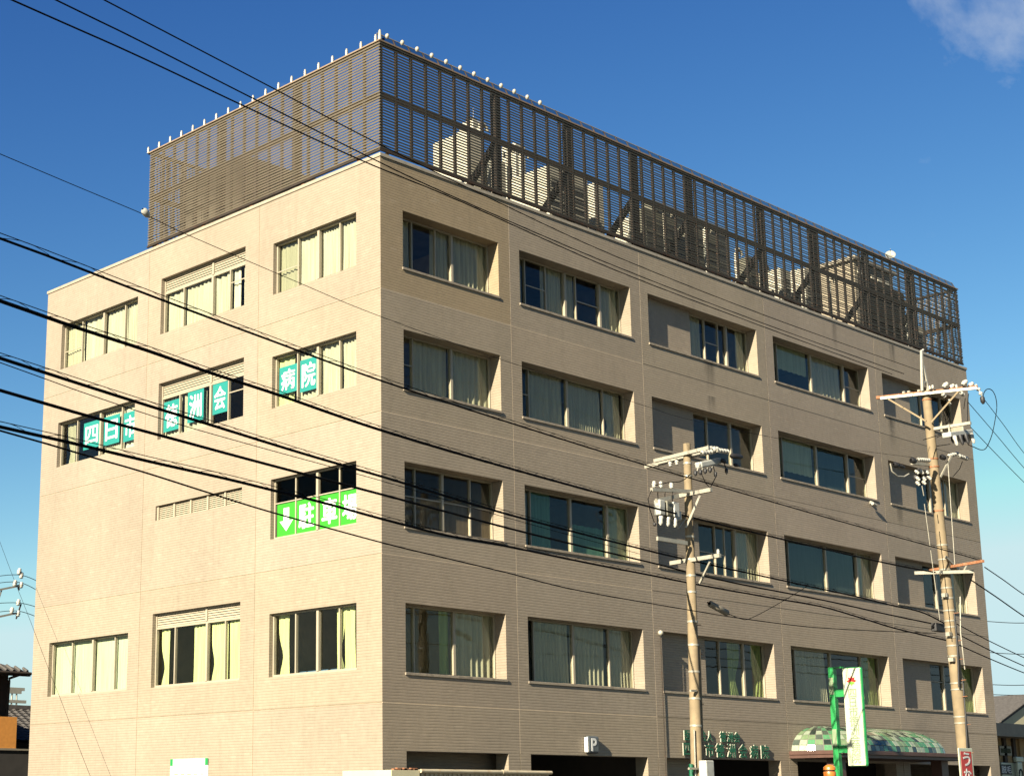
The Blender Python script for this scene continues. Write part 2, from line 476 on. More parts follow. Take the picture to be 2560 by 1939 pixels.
M['strip_glass'] = glass_material('wind_strip_glass', (0.42, 0.45, 0.46), 0.5)
M['white_curtain'] = cloth_material('white_curtain', (0.58, 0.56, 0.43))
M['sheer'] = cloth_material('sheer_curtain', (0.74, 0.70, 0.54))
M['green_curtain'] = cloth_material('green_curtain', (0.46, 0.56, 0.22))
M['teal_curtain'] = cloth_material('teal_curtain', (0.14, 0.30, 0.22), 0.25)
M['yellow_curtain'] = cloth_material('yellow_green_curtain', (0.70, 0.74, 0.36))
M['pale_blind'] = cloth_material('pale_green_blind', (0.62, 0.68, 0.46))
M['brown_blind'] = cloth_material('brown_board', (0.15, 0.115, 0.08), 0.05)
M['dark_blind'] = cloth_material('slate_blind', (0.06, 0.085, 0.085), 0.1)
M['room'] = plain('room_plaster', (0.46, 0.38, 0.26), 0.9, var=0.1)
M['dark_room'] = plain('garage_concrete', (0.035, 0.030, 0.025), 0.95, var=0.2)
M['slat'] = plain('louvre_slat', (0.19, 0.155, 0.105), 0.5, metal=0.0, var=0.10, scale=1.2)
M['frame_dark'] = plain('screen_steel', (0.045, 0.036, 0.028), 0.7, var=0.2, dirt=(0.12, 0.05, 0.02), dirt_amt=0.4, spec=0.2)
M['rail'] = plain('screen_rail', (0.30, 0.22, 0.14), 0.55, var=0.15, dirt=(0.30, 0.13, 0.05), dirt_amt=0.4)
M['white_cap'] = plain('white_ceramic', (0.48, 0.45, 0.36), 0.35, var=0.05)
M['cream_unit'] = plain('cream_sheet_metal', (0.66, 0.61, 0.47), 0.5, var=0.06, dirt=(0.3, 0.24, 0.15), dirt_amt=0.25)
M['olive_unit'] = plain('olive_sheet_metal', (0.17, 0.16, 0.11), 0.6, var=0.12)
M['grille'] = plain('grille_dark', (0.05, 0.05, 0.045), 0.6)
M['roof'] = plain('roof_membrane', (0.22, 0.20, 0.17), 0.9, var=0.2, bump=0.2)
M['penthouse'] = plain('penthouse_render', (0.42, 0.35, 0.24), 0.8, var=0.1, dirt=(0.25, 0.2, 0.13), dirt_amt=0.3)
M['galv'] = plain('galvanised_steel', (0.46, 0.43, 0.34), 0.45, metal=0.2, var=0.12, scale=8, dirt=(0.3, 0.2, 0.1), dirt_amt=0.25)
M['rusty'] = plain('rusty_steel', (0.34, 0.13, 0.05), 0.85, var=0.35, scale=7, bump=0.3, dirt=(0.5, 0.42, 0.3), dirt_amt=0.35)
M['concrete_pole'] = plain('pole_concrete', (0.30, 0.225, 0.125), 0.85, var=0.16, scale=2.5, bump=0.15, dirt=(0.17, 0.13, 0.08), dirt_amt=0.3)
M['cable'] = plain('black_cable', (0.008, 0.008, 0.009), 0.9, var=0.2, spec=0.05)
M['rubber'] = plain('black_rubber', (0.015, 0.014, 0.014), 0.6)
M['ceramic'] = plain('insulator_porcelain', (0.58, 0.56, 0.48), 0.2, var=0.05)
M['grey_box'] = plain('switch_casing', (0.52, 0.52, 0.46), 0.5, var=0.1, dirt=(0.25, 0.22, 0.15), dirt_amt=0.3)
M['teal_sheet'] = plain('teal_sheet', (0.012, 0.27, 0.23), 0.5, var=0.06)
M['lime_sheet'] = plain('lime_sheet', (0.035, 0.38, 0.012), 0.5, var=0.05)
M['white_print'] = plain('white_print', (0.82, 0.82, 0.78), 0.5, var=0.03)
M['sign_green'] = plain('sign_green_paint', (0.018, 0.32, 0.075), 0.4, var=0.08, dirt=(0.012, 0.16, 0.045), dirt_amt=0.3)
M['sign_white'] = plain('sign_acrylic', (0.60, 0.64, 0.47), 0.3, var=0.03)
M['sign_faint'] = plain('faded_green_print', (0.27, 0.34, 0.20), 0.4)
M['letter_green'] = plain('letter_green', (0.008, 0.13, 0.06), 0.35, var=0.15)
M['red'] = plain('sign_red', (0.62, 0.03, 0.02), 0.4, var=0.05)
M['emblem_green'] = plain('emblem_green', (0.20, 0.62, 0.05), 0.4)
M['p_grey'] = plain('parking_sign_grey', (0.10, 0.115, 0.12), 0.5)
M['board'] = plain('notice_board_white', (0.80, 0.81, 0.72), 0.5, var=0.03)
M['fascia'] = plain('canopy_fascia', (0.10, 0.045, 0.03), 0.5, var=0.15)
for k, c in dict(can_white=(0.34, 0.40, 0.28), can_mint=(0.10, 0.28, 0.13), can_sage=(0.19, 0.27, 0.14), can_dark=(0.03, 0.045, 0.035), can_grey=(0.085, 0.11, 0.085)).items():
    M[k] = plain(k, c, 0.18, var=0.15, scale=9)
M['grout'] = plain('canopy_grout', (0.20, 0.19, 0.15), 0.9)
M['house_roof'] = plain('roof_tiles_dark', (0.12, 0.11, 0.10), 0.8, var=0.25, scale=6, spec=0.15)
M['house_brown'] = plain('brown_boards', (0.055, 0.035, 0.022), 0.8, var=0.2)
M['house_orange'] = plain('orange_render', (0.85, 0.35, 0.06), 0.85, var=0.08, scale=9, bump=0.15)
M['shed'] = plain('beige_shed_sheet', (0.60, 0.52, 0.36), 0.5, var=0.08, dirt=(0.4, 0.2, 0.06), dirt_amt=0.35)
M['cream_wall'] = plain('cream_render', (0.66, 0.60, 0.38), 0.8, var=0.05)
M['grey_band'] = plain('grey_fascia_board', (0.30, 0.26, 0.19), 0.7, var=0.1)
M['ochre'] = plain('ochre_boards', (0.42, 0.28, 0.12), 0.8, var=0.15)
M['orange_paint'] = plain('orange_paint', (0.66, 0.20, 0.03), 0.35, var=0.06)
M['asphalt'] = plain('asphalt', (0.05, 0.05, 0.048), 0.9, var=0.25, scale=14, bump=0.3)
M['pavement'] = plain('pavement_slabs', (0.26, 0.25, 0.22), 0.9, var=0.15, scale=5)
M['ground'] = plain('ground_soil', (0.09, 0.085, 0.075), 0.95, var=0.25, scale=0.4)
M['kerb'] = plain('kerb_concrete', (0.34, 0.33, 0.30), 0.9, var=0.1)
M['marking'] = plain('road_paint', (0.75, 0.75, 0.70), 0.7, var=0.1, scale=9)
M['tube_light'] = emit('tube_light', (1.0, 0.93, 0.78), 2.2)
M['blue_bed'] = plain('blue_bedding', (0.05, 0.14, 0.25), 0.9)
M['skin_mirror'] = plain('mirror_glass', (0.7, 0.75, 0.8), 0.05, metal=1.0, var=0.02)

# ------------------------------------------------------------------ ground
structure(MB().quad((-700, -700, -0.02), (700, -700, -0.02), (700, 700, -0.02), (-700, 700, -0.02)).build('ground', M['ground']))
structure(MB().quad((-160, -22, 0.0), (160, -22, 0.0), (160, -7.2, 0.0), (-160, -7.2, 0.0)).build('road', M['asphalt']))
structure(MB().box((-160, -7.0, -0.02), (160, -3.2, 0.12)).build('pavement', M['pavement']))
structure(MB().box((-160, -7.2, -0.02), (160, -7.0, 0.14)).build('kerb', M['kerb']))
structure(MB().quad((-40, -3.2, 0.02), (60, -3.2, 0.02), (60, 0, 0.02), (-40, 0, 0.02)).build('forecourt', M['asphalt']))
for k in range(-8, 9):
    structure(MB().box((k * 10, -14.7, 0.0), (k * 10 + 5, -14.55, 0.006)).build('lane_marking', M['marking']))

# ------------------------------------------------------------------ the hospital
HOSP = thing('hospital_building', 'five storey tan tiled hospital block with deep window recesses', 'building', (0, 0, 0))
ZJ = [0.0, 3.953, 7.653, 11.332, 14.627, 18.274]            # panel joints in height
XJ = [0.0, 5.046, 11.056, 17.885, 25.054, 32.222]           # along the long wall
YJ = [0.0, 5.035, 10.42, 16.30]                             # along the short wall
LW, LL, HT = XJ[-1], YJ[-1], ZJ[-1]
XW = {1: (0.82, 4.58), 2: (5.47, 10.56), 3: (11.45, 17.38), 4: (18.36, 24.55), 5: (25.52, 31.48)}
ZW = {5: (15.36, 16.955), 4: (12.05, 13.66), 3: (8.42, 10.12), 2: (4.71, 6.47)}
YW = {'A': (0.94, 4.40), 'B': (5.66, 9.77), 'C': (11.0, 15.34)}
ZL = {5: (15.46, 16.97), 4: (12.17, 13.65), 3: (8.51, 10.17), 2: (4.80, 6.49)}
ZTB = {5: 17.23, 4: 13.91, 2: 6.94}
DR, DL = 0.38, 0.13                                          # depth of the recesses
def PR(a, d, z): return (a, d, z)                            # long wall: a = x, d = depth behind the face
def PL(a, d, z): return (d, a, z)                            # short wall: a = y
def quadP(mb, P, flip, a, b, c, d):
    q = [P(*a), P(*b), P(*c), P(*d)]
    mb.quad(*(reversed(q) if flip else q))

def wall_panel(P, flip, a0, a1, z0, z1, hole=None, depth=0.3, tintc=(1, 1, 1)):
    g, t = 0.011, 0.03
    mb = MB()
    A0, A1, Z0, Z1 = a0 + (g if a0 > 0 else 0), a1 - (g if True else 0), z0 + (g if z0 > 0 else 0), z1 - (g if z1 < HT else 0)
    if hole:
        h0, h1, y0, y1 = hole
        quadP(mb, P, flip, (A0, 0, Z0), (h0, 0, Z0), (h0, 0, Z1), (A0, 0, Z1))
        quadP(mb, P, flip, (h1, 0, Z0), (A1, 0, Z0), (A1, 0, Z1), (h1, 0, Z1))
        if y0 > Z0: quadP(mb, P, flip, (h0, 0, Z0), (h1, 0, Z0), (h1, 0, y0), (h0, 0, y0))
        quadP(mb, P, flip, (h0, 0, y1), (h1, 0, y1), (h1, 0, Z1), (h0, 0, Z1))
        # reveals
        quadP(mb, P, flip, (h0, 0, y0), (h0, depth, y0), (h0, depth, y1), (h0, 0, y1))
        quadP(mb, P, flip, (h1, depth, y0), (h1, 0, y0), (h1, 0, y1), (h1, depth, y1))
        quadP(mb, P, flip, (h0, 0, y1), (h0, depth, y1), (h1, depth, y1), (h1, 0, y1))
        if y0 > Z0: quadP(mb, P, flip, (h0, depth, y0), (h0, 0, y0), (h1, 0, y0), (h1, depth, y0))
    else:
        quadP(mb, P, flip, (A0, 0, Z0), (A1, 0, Z0), (A1, 0, Z1), (A0, 0, Z1))
    # edges of the panel
    if a0 > 0: quadP(mb, P, flip, (A0, 0, Z0), (A0, 0, Z1), (A0, t, Z1), (A0, t, Z0))
    quadP(mb, P, flip, (A1, t, Z0), (A1, t, Z1), (A1, 0, Z1), (A1, 0, Z0))
    quadP(mb, P, flip, (A0, 0, Z1), (A1, 0, Z1), (A1, t, Z1), (A0, t, Z1))
    quadP(mb, P, flip, (A0, t, Z0), (A1, t, Z0), (A1, 0, Z0), (A0, 0, Z0))
    o = mb.build('wall_panel', M['tile'], HOSP)
    o.color = (*tintc, 1)
    return o

rng = random.Random(3)
for f in range(1, 6):
    for b in range(1, 6):
        tn = 1 + rng.uniform(-0.035, 0.035)
        tc_ = (tn * rng.uniform(.99, 1.01), tn, tn * rng.uniform(.97, 1.02))
        if (f, b) == (5, 1): tc_ = (1.02, 0.96, 0.80)
        hole = (*XW[b], *ZW[f]) if f > 1 else (XW[b][0], XW[b][1] if b != 3 else 17.4, 0.0, 2.78)
        wall_panel(PR, False, XJ[b - 1], XJ[b], ZJ[f - 1], ZJ[f], hole, DR if f > 1 else 0.45, tc_)
    for i, c in enumerate('ABC'):
        tn = 1 + rng.uniform(-0.03, 0.03)
        hole = None
        if f in ZL and (f, c) != (3, 'C'):
            z0, z1 = ZL[f]
            if c == 'B':
                if f == 3: z0, z1 = 9.71, 10.15
                else: z1 = ZTB[f]
            hole = (*YW[c], z0, z1)
        wall_panel(PL, True, YJ[i], YJ[i + 1], ZJ[f - 1], ZJ[f], hole, DL + 0.12, (tn, tn * 1.0, tn * rng.uniform(.96, 1.02)))
# joints: strips of sealant a centimetre behind the panel faces
for z in ZJ[1:-1]:
    MB().box((-0.0 + 0.012, 0.003, z - 0.03), (XJ[2], 0.022, z + 0.03)).build('joint', M['sealant'], HOSP)
    MB().box((XJ[2] + 0.002, 0.008, z - 0.03), (LW, 0.022, z + 0.03)).build('joint', M['sealant_dark'], HOSP)
    MB().box((0.010, 0.023, z - 0.03), (0.022, LL, z + 0.03)).build('joint', M['sealant_dark'], HOSP)
for x in XJ[1:-1]:
    MB().box((x - 0.03, 0.002 if x < 12 else 0.007, 2.79), (x + 0.03, 0.020, HT - 0.01)).build('joint', M['sealant' if x < 12 else 'sealant_dark'], HOSP)
for y in YJ[1:-1]:
    MB().box((0.008, y - 0.03, 0.0), (0.020, y + 0.03, HT - 0.01)).build('joint', M['sealant_dark'], HOSP)
# back and far walls, copings, roof slab, floor slabs, core
o = MB().box((0.05, LL - 0.2, 0), (LW, LL, HT)).build('wall', M['tile'], HOSP); o.color = (1, 1, 1, 1)
o = MB().box((LW - 0.2, 0.03, 0), (LW - 0.005, LL - 0.2, HT)).build('wall', M['tile'], HOSP); o.color = (1, 1, 1, 1)
MB().box((-0.03, -0.03, HT + 0.002), (LW + 0.03, 0.22, HT + 0.10)).build('coping', M['coping'], HOSP, 0.008)
MB().box((-0.03, 0.22, HT + 0.002), (0.22, LL + 0.03, HT + 0.10)).build('coping', M['coping'], HOSP, 0.008)
MB().box((0.22, LL - 0.22, HT + 0.002), (LW + 0.03, LL + 0.03, HT + 0.10)).build('coping', M['coping'], HOSP, 0.008)
MB().box((LW - 0.22, 0.22, HT + 0.002), (LW + 0.03, LL - 0.22, HT + 0.10)).build('coping', M['coping'], HOSP, 0.008)
MB().box((0.05, 0.05, 17.55), (LW - 0.21, LL - 0.21, 17.95)).build('roof_slab', M['roof'], HOSP)
for z in (3.45, 7.15, 10.83, 14.13):
    MB().box((0.04, 0.04, z - 0.15), (LW - 0.21, LL - 0.21, z + 0.15)).build('floor_slab', M['room'], HOSP)
MB().box((5.2, 5.2, 0.01), (LW - 0.4, LL - 0.4, 17.5)).build('core_wall', M['room'], HOSP)
for x in XJ[1:-1]:
    MB().box((x - 0.05, 0.06, 3.62), (x + 0.05, 5.15, 17.5)).build('partition', M['room'], HOSP)
for y in YJ[1:-1]:
    if y > 5.2: MB().box((0.06, y - 0.05, 3.62), (5.15, y + 0.05, 17.5)).build('partition', M['room'], HOSP)
    else: MB().box((0.06, y - 0.05, 3.62), (4.9, y + 0.05, 17.5)).build('partition', M['room'], HOSP)

def boxP(mb, P, a0, a1, d0, d1, z0, z1):
    return mb.box(P(a0, d0, z0), P(a1, d1, z1))

FLOOR = {5: 'top floor', 4: 'fourth floor', 3: 'third floor', 2: 'second floor'}
BAY = {1: 'window nearest corner', 2: 'second window from corner', 3: 'third window from corner', 4: 'fourth window from corner', 5: 'fifth window from corner'}
COLS = {'A': 'window nearest corner', 'B': 'middle window', 'C': 'outer left window'}

def window(side, f, b, a0, a1, z0, z1, mulls, bars=(), glass='glass', frame='alu', louvre=None, sill=True, mid=None):
    """mulls: (fraction from the left in view, width); panes fill the gaps"""
    P = PR if side == 'R' else PL
    dep = DR if side == 'R' else DL
    A = (lambda t: a0 + t * (a1 - a0)) if side == 'R' else (lambda t: a1 - t * (a1 - a0))
    mb = MB(); fw = 0.045; e = 0.003
    boxP(mb, P, a0 + e, a0 + fw, dep, dep + 0.09, z0 + e, z1 - e)
    boxP(mb, P, a1 - fw, a1 - e, dep, dep + 0.09, z0 + e, z1 - e)
    boxP(mb, P, a0 + fw, a1 - fw, dep, dep + 0.09, z0 + e, z0 + fw + 0.02)
    boxP(mb, P, a0 + fw, a1 - fw, dep, dep + 0.09, z1 - fw, z1 - e)
    w_ = mb.build('window', M[frame], HOSP)
    zt = z1 - fw
    if louvre:
        zl = louvre
        boxP(MB(), P, a0 + fw, a1 - fw, dep + 0.01, dep + 0.09, zl - 0.03, zl + 0.03).build('transom', M[frame], w_)
        boxP(MB(), P, a0 + fw, a1 - fw, dep + 0.075, dep + 0.085, zl + 0.03, z1 - fw).build('vent_back', M['grille'], w_)
        n = 5
        pitch = (z1 - fw - zl - 0.03) / n
        am = A(0.59)
        for (s0, s1) in ((a0 + fw, am - 0.04), (am + 0.04, a1 - fw)):
            for k in range(n):
                zz = zl + 0.03 + (k + 0.5) * pitch
                MB().bar(P(s0, dep + 0.035, zz), P(s1, dep + 0.035, zz), 0.012, pitch * 0.80, up=P(0, 0.35, 1)).build('vent_slat', M[frame], w_)
        boxP(MB(), P, am - 0.04, am + 0.04, dep - 0.01, dep + 0.09, zl + 0.03, z1 - fw).build('mullion', M[frame], w_)
        zt = zl - 0.03
    edges = [fw / (a1 - a0)]
    for t, mw in mulls:
        c = A(t)
        boxP(MB(), P, c - mw / 2, c + mw / 2, dep - (0.02 if mw > 0.06 else 0.0) , dep + 0.08, z0 + fw + 0.02, zt).build('mullion', M[frame], w_)
    cuts = [0.0] + [t for t, _ in mulls] + [1.0]
    ws = [0.09] + [mw for _, mw in mulls] + [0.09]
    for k in range(len(cuts) - 1):
        c0, c1 = A(cuts[k]), A(cuts[k + 1])
        lo, hi = min(c0, c1), max(c0, c1)
        wl, wh = (ws[k], ws[k + 1]) if c0 < c1 else (ws[k + 1], ws[k])
        dd = dep + (0.03 if k % 2 else 0.055)
        boxP(MB(), P, lo + wl / 2, hi - wh / 2, dd, dd + 0.006, z0 + fw + 0.02, zt).build('pane', M[glass if not isinstance(glass, (list, tuple)) else glass[k]], w_)
    for (t0, t1, zf) in bars:
        c0, c1 = sorted((A(t0), A(t1))); zz = z0 + zf * (z1 - z0)
        boxP(MB(), P, c0 + 0.03, c1 - 0.03, dep + 0.012, dep + 0.028, zz - 0.015, zz + 0.015).build('glazing_bar', M[frame], w_)
    if sill:
        if side == 'R':
            boxP(MB(), P, a0 - 0.03, a1 + 0.02, -0.035, dep - 0.002, z0 - 0.055, z0 + 0.012).build('sill', M['sill'], w_, 0.006)
    return w_

def curtain(side, f, b, a0, a1, z0, z1, t0, t1, mat, pos, colour, depth=0.15, tie=0.0, kind='curtain', top=0.0, bot=0.02, seed=0, amp=0.05, wl=0.16):
    P = PR if side == 'R' else PL
    dep = (DR if side == 'R' else DL) + depth
    A = (lambda t: a0 + t * (a1 - a0)) if side == 'R' else (lambda t: a1 - t * (a1 - a0))
    if not tie and side == 'L' and t0 < .06: t0 = -.08
    if not tie and side == 'R' and t1 > .96: t1 = 1.05
    c0, c1 = sorted((A(t0), A(t1)))
    L = c1 - c0
    nx = max(8, int(L / wl * 6)); nz_ = 10
    zt, zb = z1 + top, z0 + bot
    mb = MB(); vs_ = []; rr = random.Random(seed * 31 + f * 7 + int(a0 * 10))
    if amp > .02: amp *= rr.uniform(.55, 1.35); wl *= rr.uniform(.6, 1.7)
    ph = rr.uniform(0, 9); gap = rr.uniform(-0.3, 0.3)
    for j in range(nz_ + 1):
        s = j / nz_
        for i in range(nx + 1):
            u = i / nx
            a = c0 + L * u
            if tie:
                # drawn aside and tied: narrow two thirds of the way down
                k = 1 - abs(tie) * math.exp(-((s - 0.68) / 0.22) ** 2)
                a = (c0 if tie > 0 else c1) + (L * u if tie > 0 else L * (u - 1)) * k
            q = (u * L) / wl * 2 * math.pi + ph + 2.4 * mnoise.noise(Vec((u * L * 1.6, s * 0.5, ph)))
            d = dep + amp * math.sin(q) * (0.65 + 0.35 * s) + 0.02 * mnoise.noise(Vec((u * L * 3, s * 1.2, ph + 5)))
            if amp == 0: d = dep
            vs_.append(P(a, d, zt + (zb - zt) * s + 0.012 * math.sin(q * 0.5)))
    fs = []
    for j in range(nz_):
        for i in range(nx):
            k = j * (nx + 1) + i
            fs.append((k, k + 1, k + nx + 2, k + nx + 1))
    mb.add(vs_, fs, True)
    o = mb.build(kind, M[mat])
    where = 'shaded wall' if side == 'R' else 'sunlit wall'
    place = BAY[b] if side == 'R' else COLS[b]
    return tag(o, f'{colour}, {pos} of {FLOOR[f]} {place}, {where}', kind.replace('_', ' '), 'curtains and blinds behind the hospital windows')

# --- long wall: mullions, glazing and curtains of every window
TH, TN = 0.085, 0.04
def RW(f, b, mulls, curts=(), bars=(), panel=None, glass='glass', frame='alu'):
    a0, a1 = XW[b]; z0, z1 = ZW[f]
    if panel:
        o = MB().box((a0 + 0.003, 0.276, z0 + 0.003), (panel, 0.46, z1 - 0.003)).build('infill_panel', M['tile'], HOSP)
        o.color = (1.0, 1.0, 1.0, 1)
        MB().box((a0 - 0.03, -0.035, z0 - 0.055), (panel, 0.274, z0 + 0.012)).build('sill', M['sill'], HOSP, 0.006)
        a0 = panel
    window('R', f, b, a0, a1, z0, z1, mulls, bars, glass, frame)
    for k, (t0, t1, mat, pos, colour, *kw) in enumerate(curts):
        curtain('R', f, b, a0, a1, z0, z1, t0, t1, mat, pos, colour, seed=k + b, **(kw[0] if kw else {}))
GS = 'sheer grey curtain'
RW(5, 1, [(.19, TN), (.43, TN), (.60, TH)], [(.0, .19, 'sheer', 'left pane', GS), (.42, .60, 'sheer', 'middle', GS), (.61, .99, 'sheer', 'right part', GS)])
RW(5, 2, [(.13, TN), (.31, TN), (.48, TH), (.58, TN), (.80, TH)], [(.0, .13, 'sheer', 'left pane', GS), (.30, .47, 'sheer', 'middle', GS), (.48, .58, 'sheer', 'narrow centre pane', GS), (.80, .99, 'sheer', 'right part', GS)],
   [(.13, .31, .5), (.58, .80, .5)])
RW(5, 3, [(.28, TN), (.50, TN), (.64, TH)], [(.0, .27, 'sheer', 'left pane', GS), (.86, 1, 'sheer', 'right edge', GS)], [(.28, .5, .5)], panel=14.0)
RW(5, 4, [(.13, TN), (.47, TH), (.82, TH)], [(.14, .46, 'pale_blind', 'left half', 'pale green roller blind', dict(amp=0, bot=0.75, kind='roller_blind')), (.48, .81, 'sheer', 'right half', 'sheer blue grey curtain')], [(.82, 1, .5)])
RW(5, 5, [(.30, TN), (.46, TH), (.75, TN)], [(.0, .3, 'sheer', 'left pane', GS)], panel=27.97)
RW(4, 1, [(.19, TN), (.58, TH)], [(.20, .57, 'sheer', 'left part', GS), (.58, .985, 'sheer', 'right part', GS)], [(0, .19, .5)])
RW(4, 2, [(.14, TN), (.47, TH), (.80, TN)], [(.15, .46, 'sheer', 'left part', GS), (.48, .79, 'sheer', 'centre', 'sheer greenish grey curtain'), (.81, .99, 'sheer', 'right part', 'sheer gathered grey curtain', dict(tie=-0.3))], [(0, .14, .5)])
RW(4, 3, [(.26, TN), (.63, TH)], [], panel=13.95)
RW(4, 4, [(.13, TN), (.47, TH), (.80, TH)], [(.14, .46, 'pale_blind', 'left half', 'half lowered pale blind', dict(amp=0, bot=0.45, kind='roller_blind')), (.52, .80, 'dark_blind', 'right half', 'dark slate blind', dict(amp=0, kind='roller_blind'))], [(.80, 1, .5)])
RW(4, 5, [(.35, TH), (.68, TN)], [(.69, .98, 'sheer', 'right part', 'sheer brownish curtain')], panel=27.97)
RW(3, 1, [(.20, TN), (.47, TH), (.76, TN)], [(.0, .99, 'brown_blind', 'lower part', 'brown boards', dict(amp=0, top=-0.78, depth=0.10, kind='window_board'))], [(0, 1, .53)], glass='glass_clear')
RW(3, 2, [(.13, TN), (.47, TH), (.80, TH)], [(.0, .13, 'sheer', 'left pane', 'pale grey curtain', dict(amp=0.01)), (.14, .33, 'teal_curtain', 'left part', 'teal green curtain', dict(amp=0.012)), (.48, .79, 'teal_curtain', 'lower centre', 'green screen', dict(amp=0, top=-0.75, kind='window_screen')), (.80, .98, 'pale_blind', 'right part', 'olive blind', dict(amp=0, kind='roller_blind'))])
RW(3, 3, [(.30, TN), (.45, TN), (.62, TH)], [(.64, .98, 'sheer', 'right part', GS)], [(.0, .3, .45), (.3, .45, .45)], panel=13.95)
RW(3, 4, [(.13, TN), (.50, TH), (.83, TH)], [(.02, .49, 'dark_blind', 'left half', 'dark slate blind', dict(amp=0, kind='roller_blind')), (.51, .82, 'dark_blind', 'right half', 'dark slate blind', dict(amp=0, kind='roller_blind')), (.84, .98, 'sheer', 'right edge', GS)])
RW(3, 5, [(.33, TH), (.66, TN)], [(.67, .98, 'sheer', 'right part', 'sheer brownish curtain')], panel=27.97)
RW(2, 1, [(.18, TN), (.57, TH)], [(.45, .565, 'green_curtain', 'middle', 'green curtain', dict(amp=0.05)), (.58, .99, 'sheer', 'right part', 'sheer greenish curtain')])
RW(2, 2, [(.13, TN), (.46, TH), (.78, TN)], [(.14, .45, 'sheer', 'left part', GS), (.47, .77, 'sheer', 'centre', GS), (.79, .99, 'sheer', 'right part', GS)], glass=['glass_dark', 'glass', 'glass', 'glass'])
RW(2, 3, [(.27, TN), (.65, TH)], [(.47, .63, 'green_curtain', 'middle', 'green tied back curtain', dict(tie=0.45)), (.84, .985, 'green_curtain', 'right edge', 'pale green curtain', dict(tie=-0.4))], panel=14.0)
RW(2, 4, [(.13, TN), (.48, TH), (.80, TN)], [(.16, .46, 'sheer', 'left part', 'sheer greenish curtain'), (.83, .99, 'green_curtain', 'right edge', 'pale green curtain', dict(tie=-0.3))])
RW(2, 5, [(.33, TH), (.62, TN)], [(.64, .98, 'green_curtain', 'right part', 'pale green curtain')], [(0, .33, .62)], panel=27.97)

# --- short wall
def LWIN(f, c, mulls, curts=(), bars=(), louvre=None, glass='glass_clear', **kw):
    a0, a1 = YW[c]; z0, z1 = ZL[f]
    zt = z1
    if c == 'B': z1 = ZTB[f]
    window('L', f, c, a0, a1, z0, z1, mulls, bars, glass, 'alu', louvre, sill=False)
    for k, (t0, t1, mat, pos, colour, *kk) in enumerate(curts):
        d = dict(depth=0.135, amp=0.03); d.update(kk[0] if kk else {})
        curtain('L', f, c, a0, a1, z0, (louvre or z1), t0, t1, mat, pos, colour, seed=k + ord(c), **d)
WC = 'closed white curtain'
LWIN(5, 'A', [(.27, TN), (.52, TH), (.77, TN)], [(.03, .26, 'white_curtain', 'left pane', WC), (.27, .51, 'white_curtain', 'second pane', WC), (.52, .76, 'white_curtain', 'third pane', WC), (.77, .99, 'white_curtain', 'right pane', WC)], [(0, .27, .45)], glass=['glass', 'glass_clear', 'glass_clear', 'glass_clear'])
LWIN(5, 'B', [(.24, TN), (.59, TH), (.79, TN)], [(.02, .24, 'white_curtain', 'left pane', WC), (.25, .58, 'white_curtain', 'middle pane', WC), (.60, .79, 'white_curtain', 'third pane', WC), (.80, .87, 'sheer', 'right pane', 'parted grey curtain'), (.92, .99, 'sheer', 'right edge', 'parted grey curtain')], [(.79, 1, .5)], louvre=16.78)
LWIN(5, 'C', [(.24, TN), (.53, TH), (.80, TN)], [(.03, .23, 'sheer', 'left pane', 'grey curtain'), (.25, .52, 'white_curtain', 'second pane', WC), (.54, .79, 'white_curtain', 'third pane', WC), (.81, .99, 'white_curtain', 'right pane', WC)], [(0, .24, .4)], glass=['glass', 'glass_clear', 'glass_clear', 'glass_clear'])
LWIN(4, 'A', [(.27, TN), (.52, TH), (.77, TN)], [(.27, .51, 'white_curtain', 'second pane', WC), (.52, .76, 'white_curtain', 'third pane', WC), (.77, .99, 'white_curtain', 'right pane', WC), (.03, .2, 'yellow_curtain', 'left pane', 'yellowish curtain')])
LWIN(4, 'B', [(.22, TN), (.59, TH), (.79, TN)], [(.02, .22, 'white_curtain', 'left pane', WC), (.24, .50, 'white_curtain', 'middle pane', WC)], [(.79, 1, .5)], louvre=13.46)
LWIN(4, 'C', [(.22, TN), (.53, TH), (.80, TN)], [(.05, .15, 'white_curtain', 'left pane', 'tied back white curtain', dict(tie=0.35)), (.55, .79, 'white_curtain', 'third pane', WC), (.81, .99, 'sheer', 'right pane', 'grey curtain')], glass=['glass', 'glass', 'glass_clear', 'glass_clear'])
LWIN(3, 'A', [(.26, TN), (.52, TH), (.77, TN)], [(.0, .99, 'dark_blind', 'lower part', 'dark backing board', dict(amp=0, top=-0.66, kind='window_board', depth=0.2))], [(0, 1, .60)], glass='glass_dark')
LWIN(2, 'A', [(.27, TN), (.53, TH), (.77, TN)], [(.03, .15, 'yellow_curtain', 'left edge', 'yellow green curtain', dict(tie=0.4)), (.70, .80, 'yellow_curtain', 'right half', 'yellow green curtain', dict(tie=-0.4)), (.80, .90, 'yellow_curtain', 'right pane', 'yellow green curtain')])
LWIN(2, 'B', [(.23, TN), (.60, TH), (.80, TN)], [(.03, .13, 'yellow_curtain', 'left edge', 'yellow green curtain', dict(tie=0.4)), (.41, .59, 'yellow_curtain', 'centre', 'yellow green curtain'), (.62, .79, 'yellow_curtain', 'third pane', 'yellow green curtain', dict(tie=0.2)), (.81, .93, 'yellow_curtain', 'right pane', 'yellow green curtain')], louvre=6.52)
LWIN(2, 'C', [(.26, TN), (.53, TH), (.80, TN)], [(.04, .99, 'pale_blind', 'whole width', 'pale green roller blind', dict(amp=0, kind='roller_blind'))])
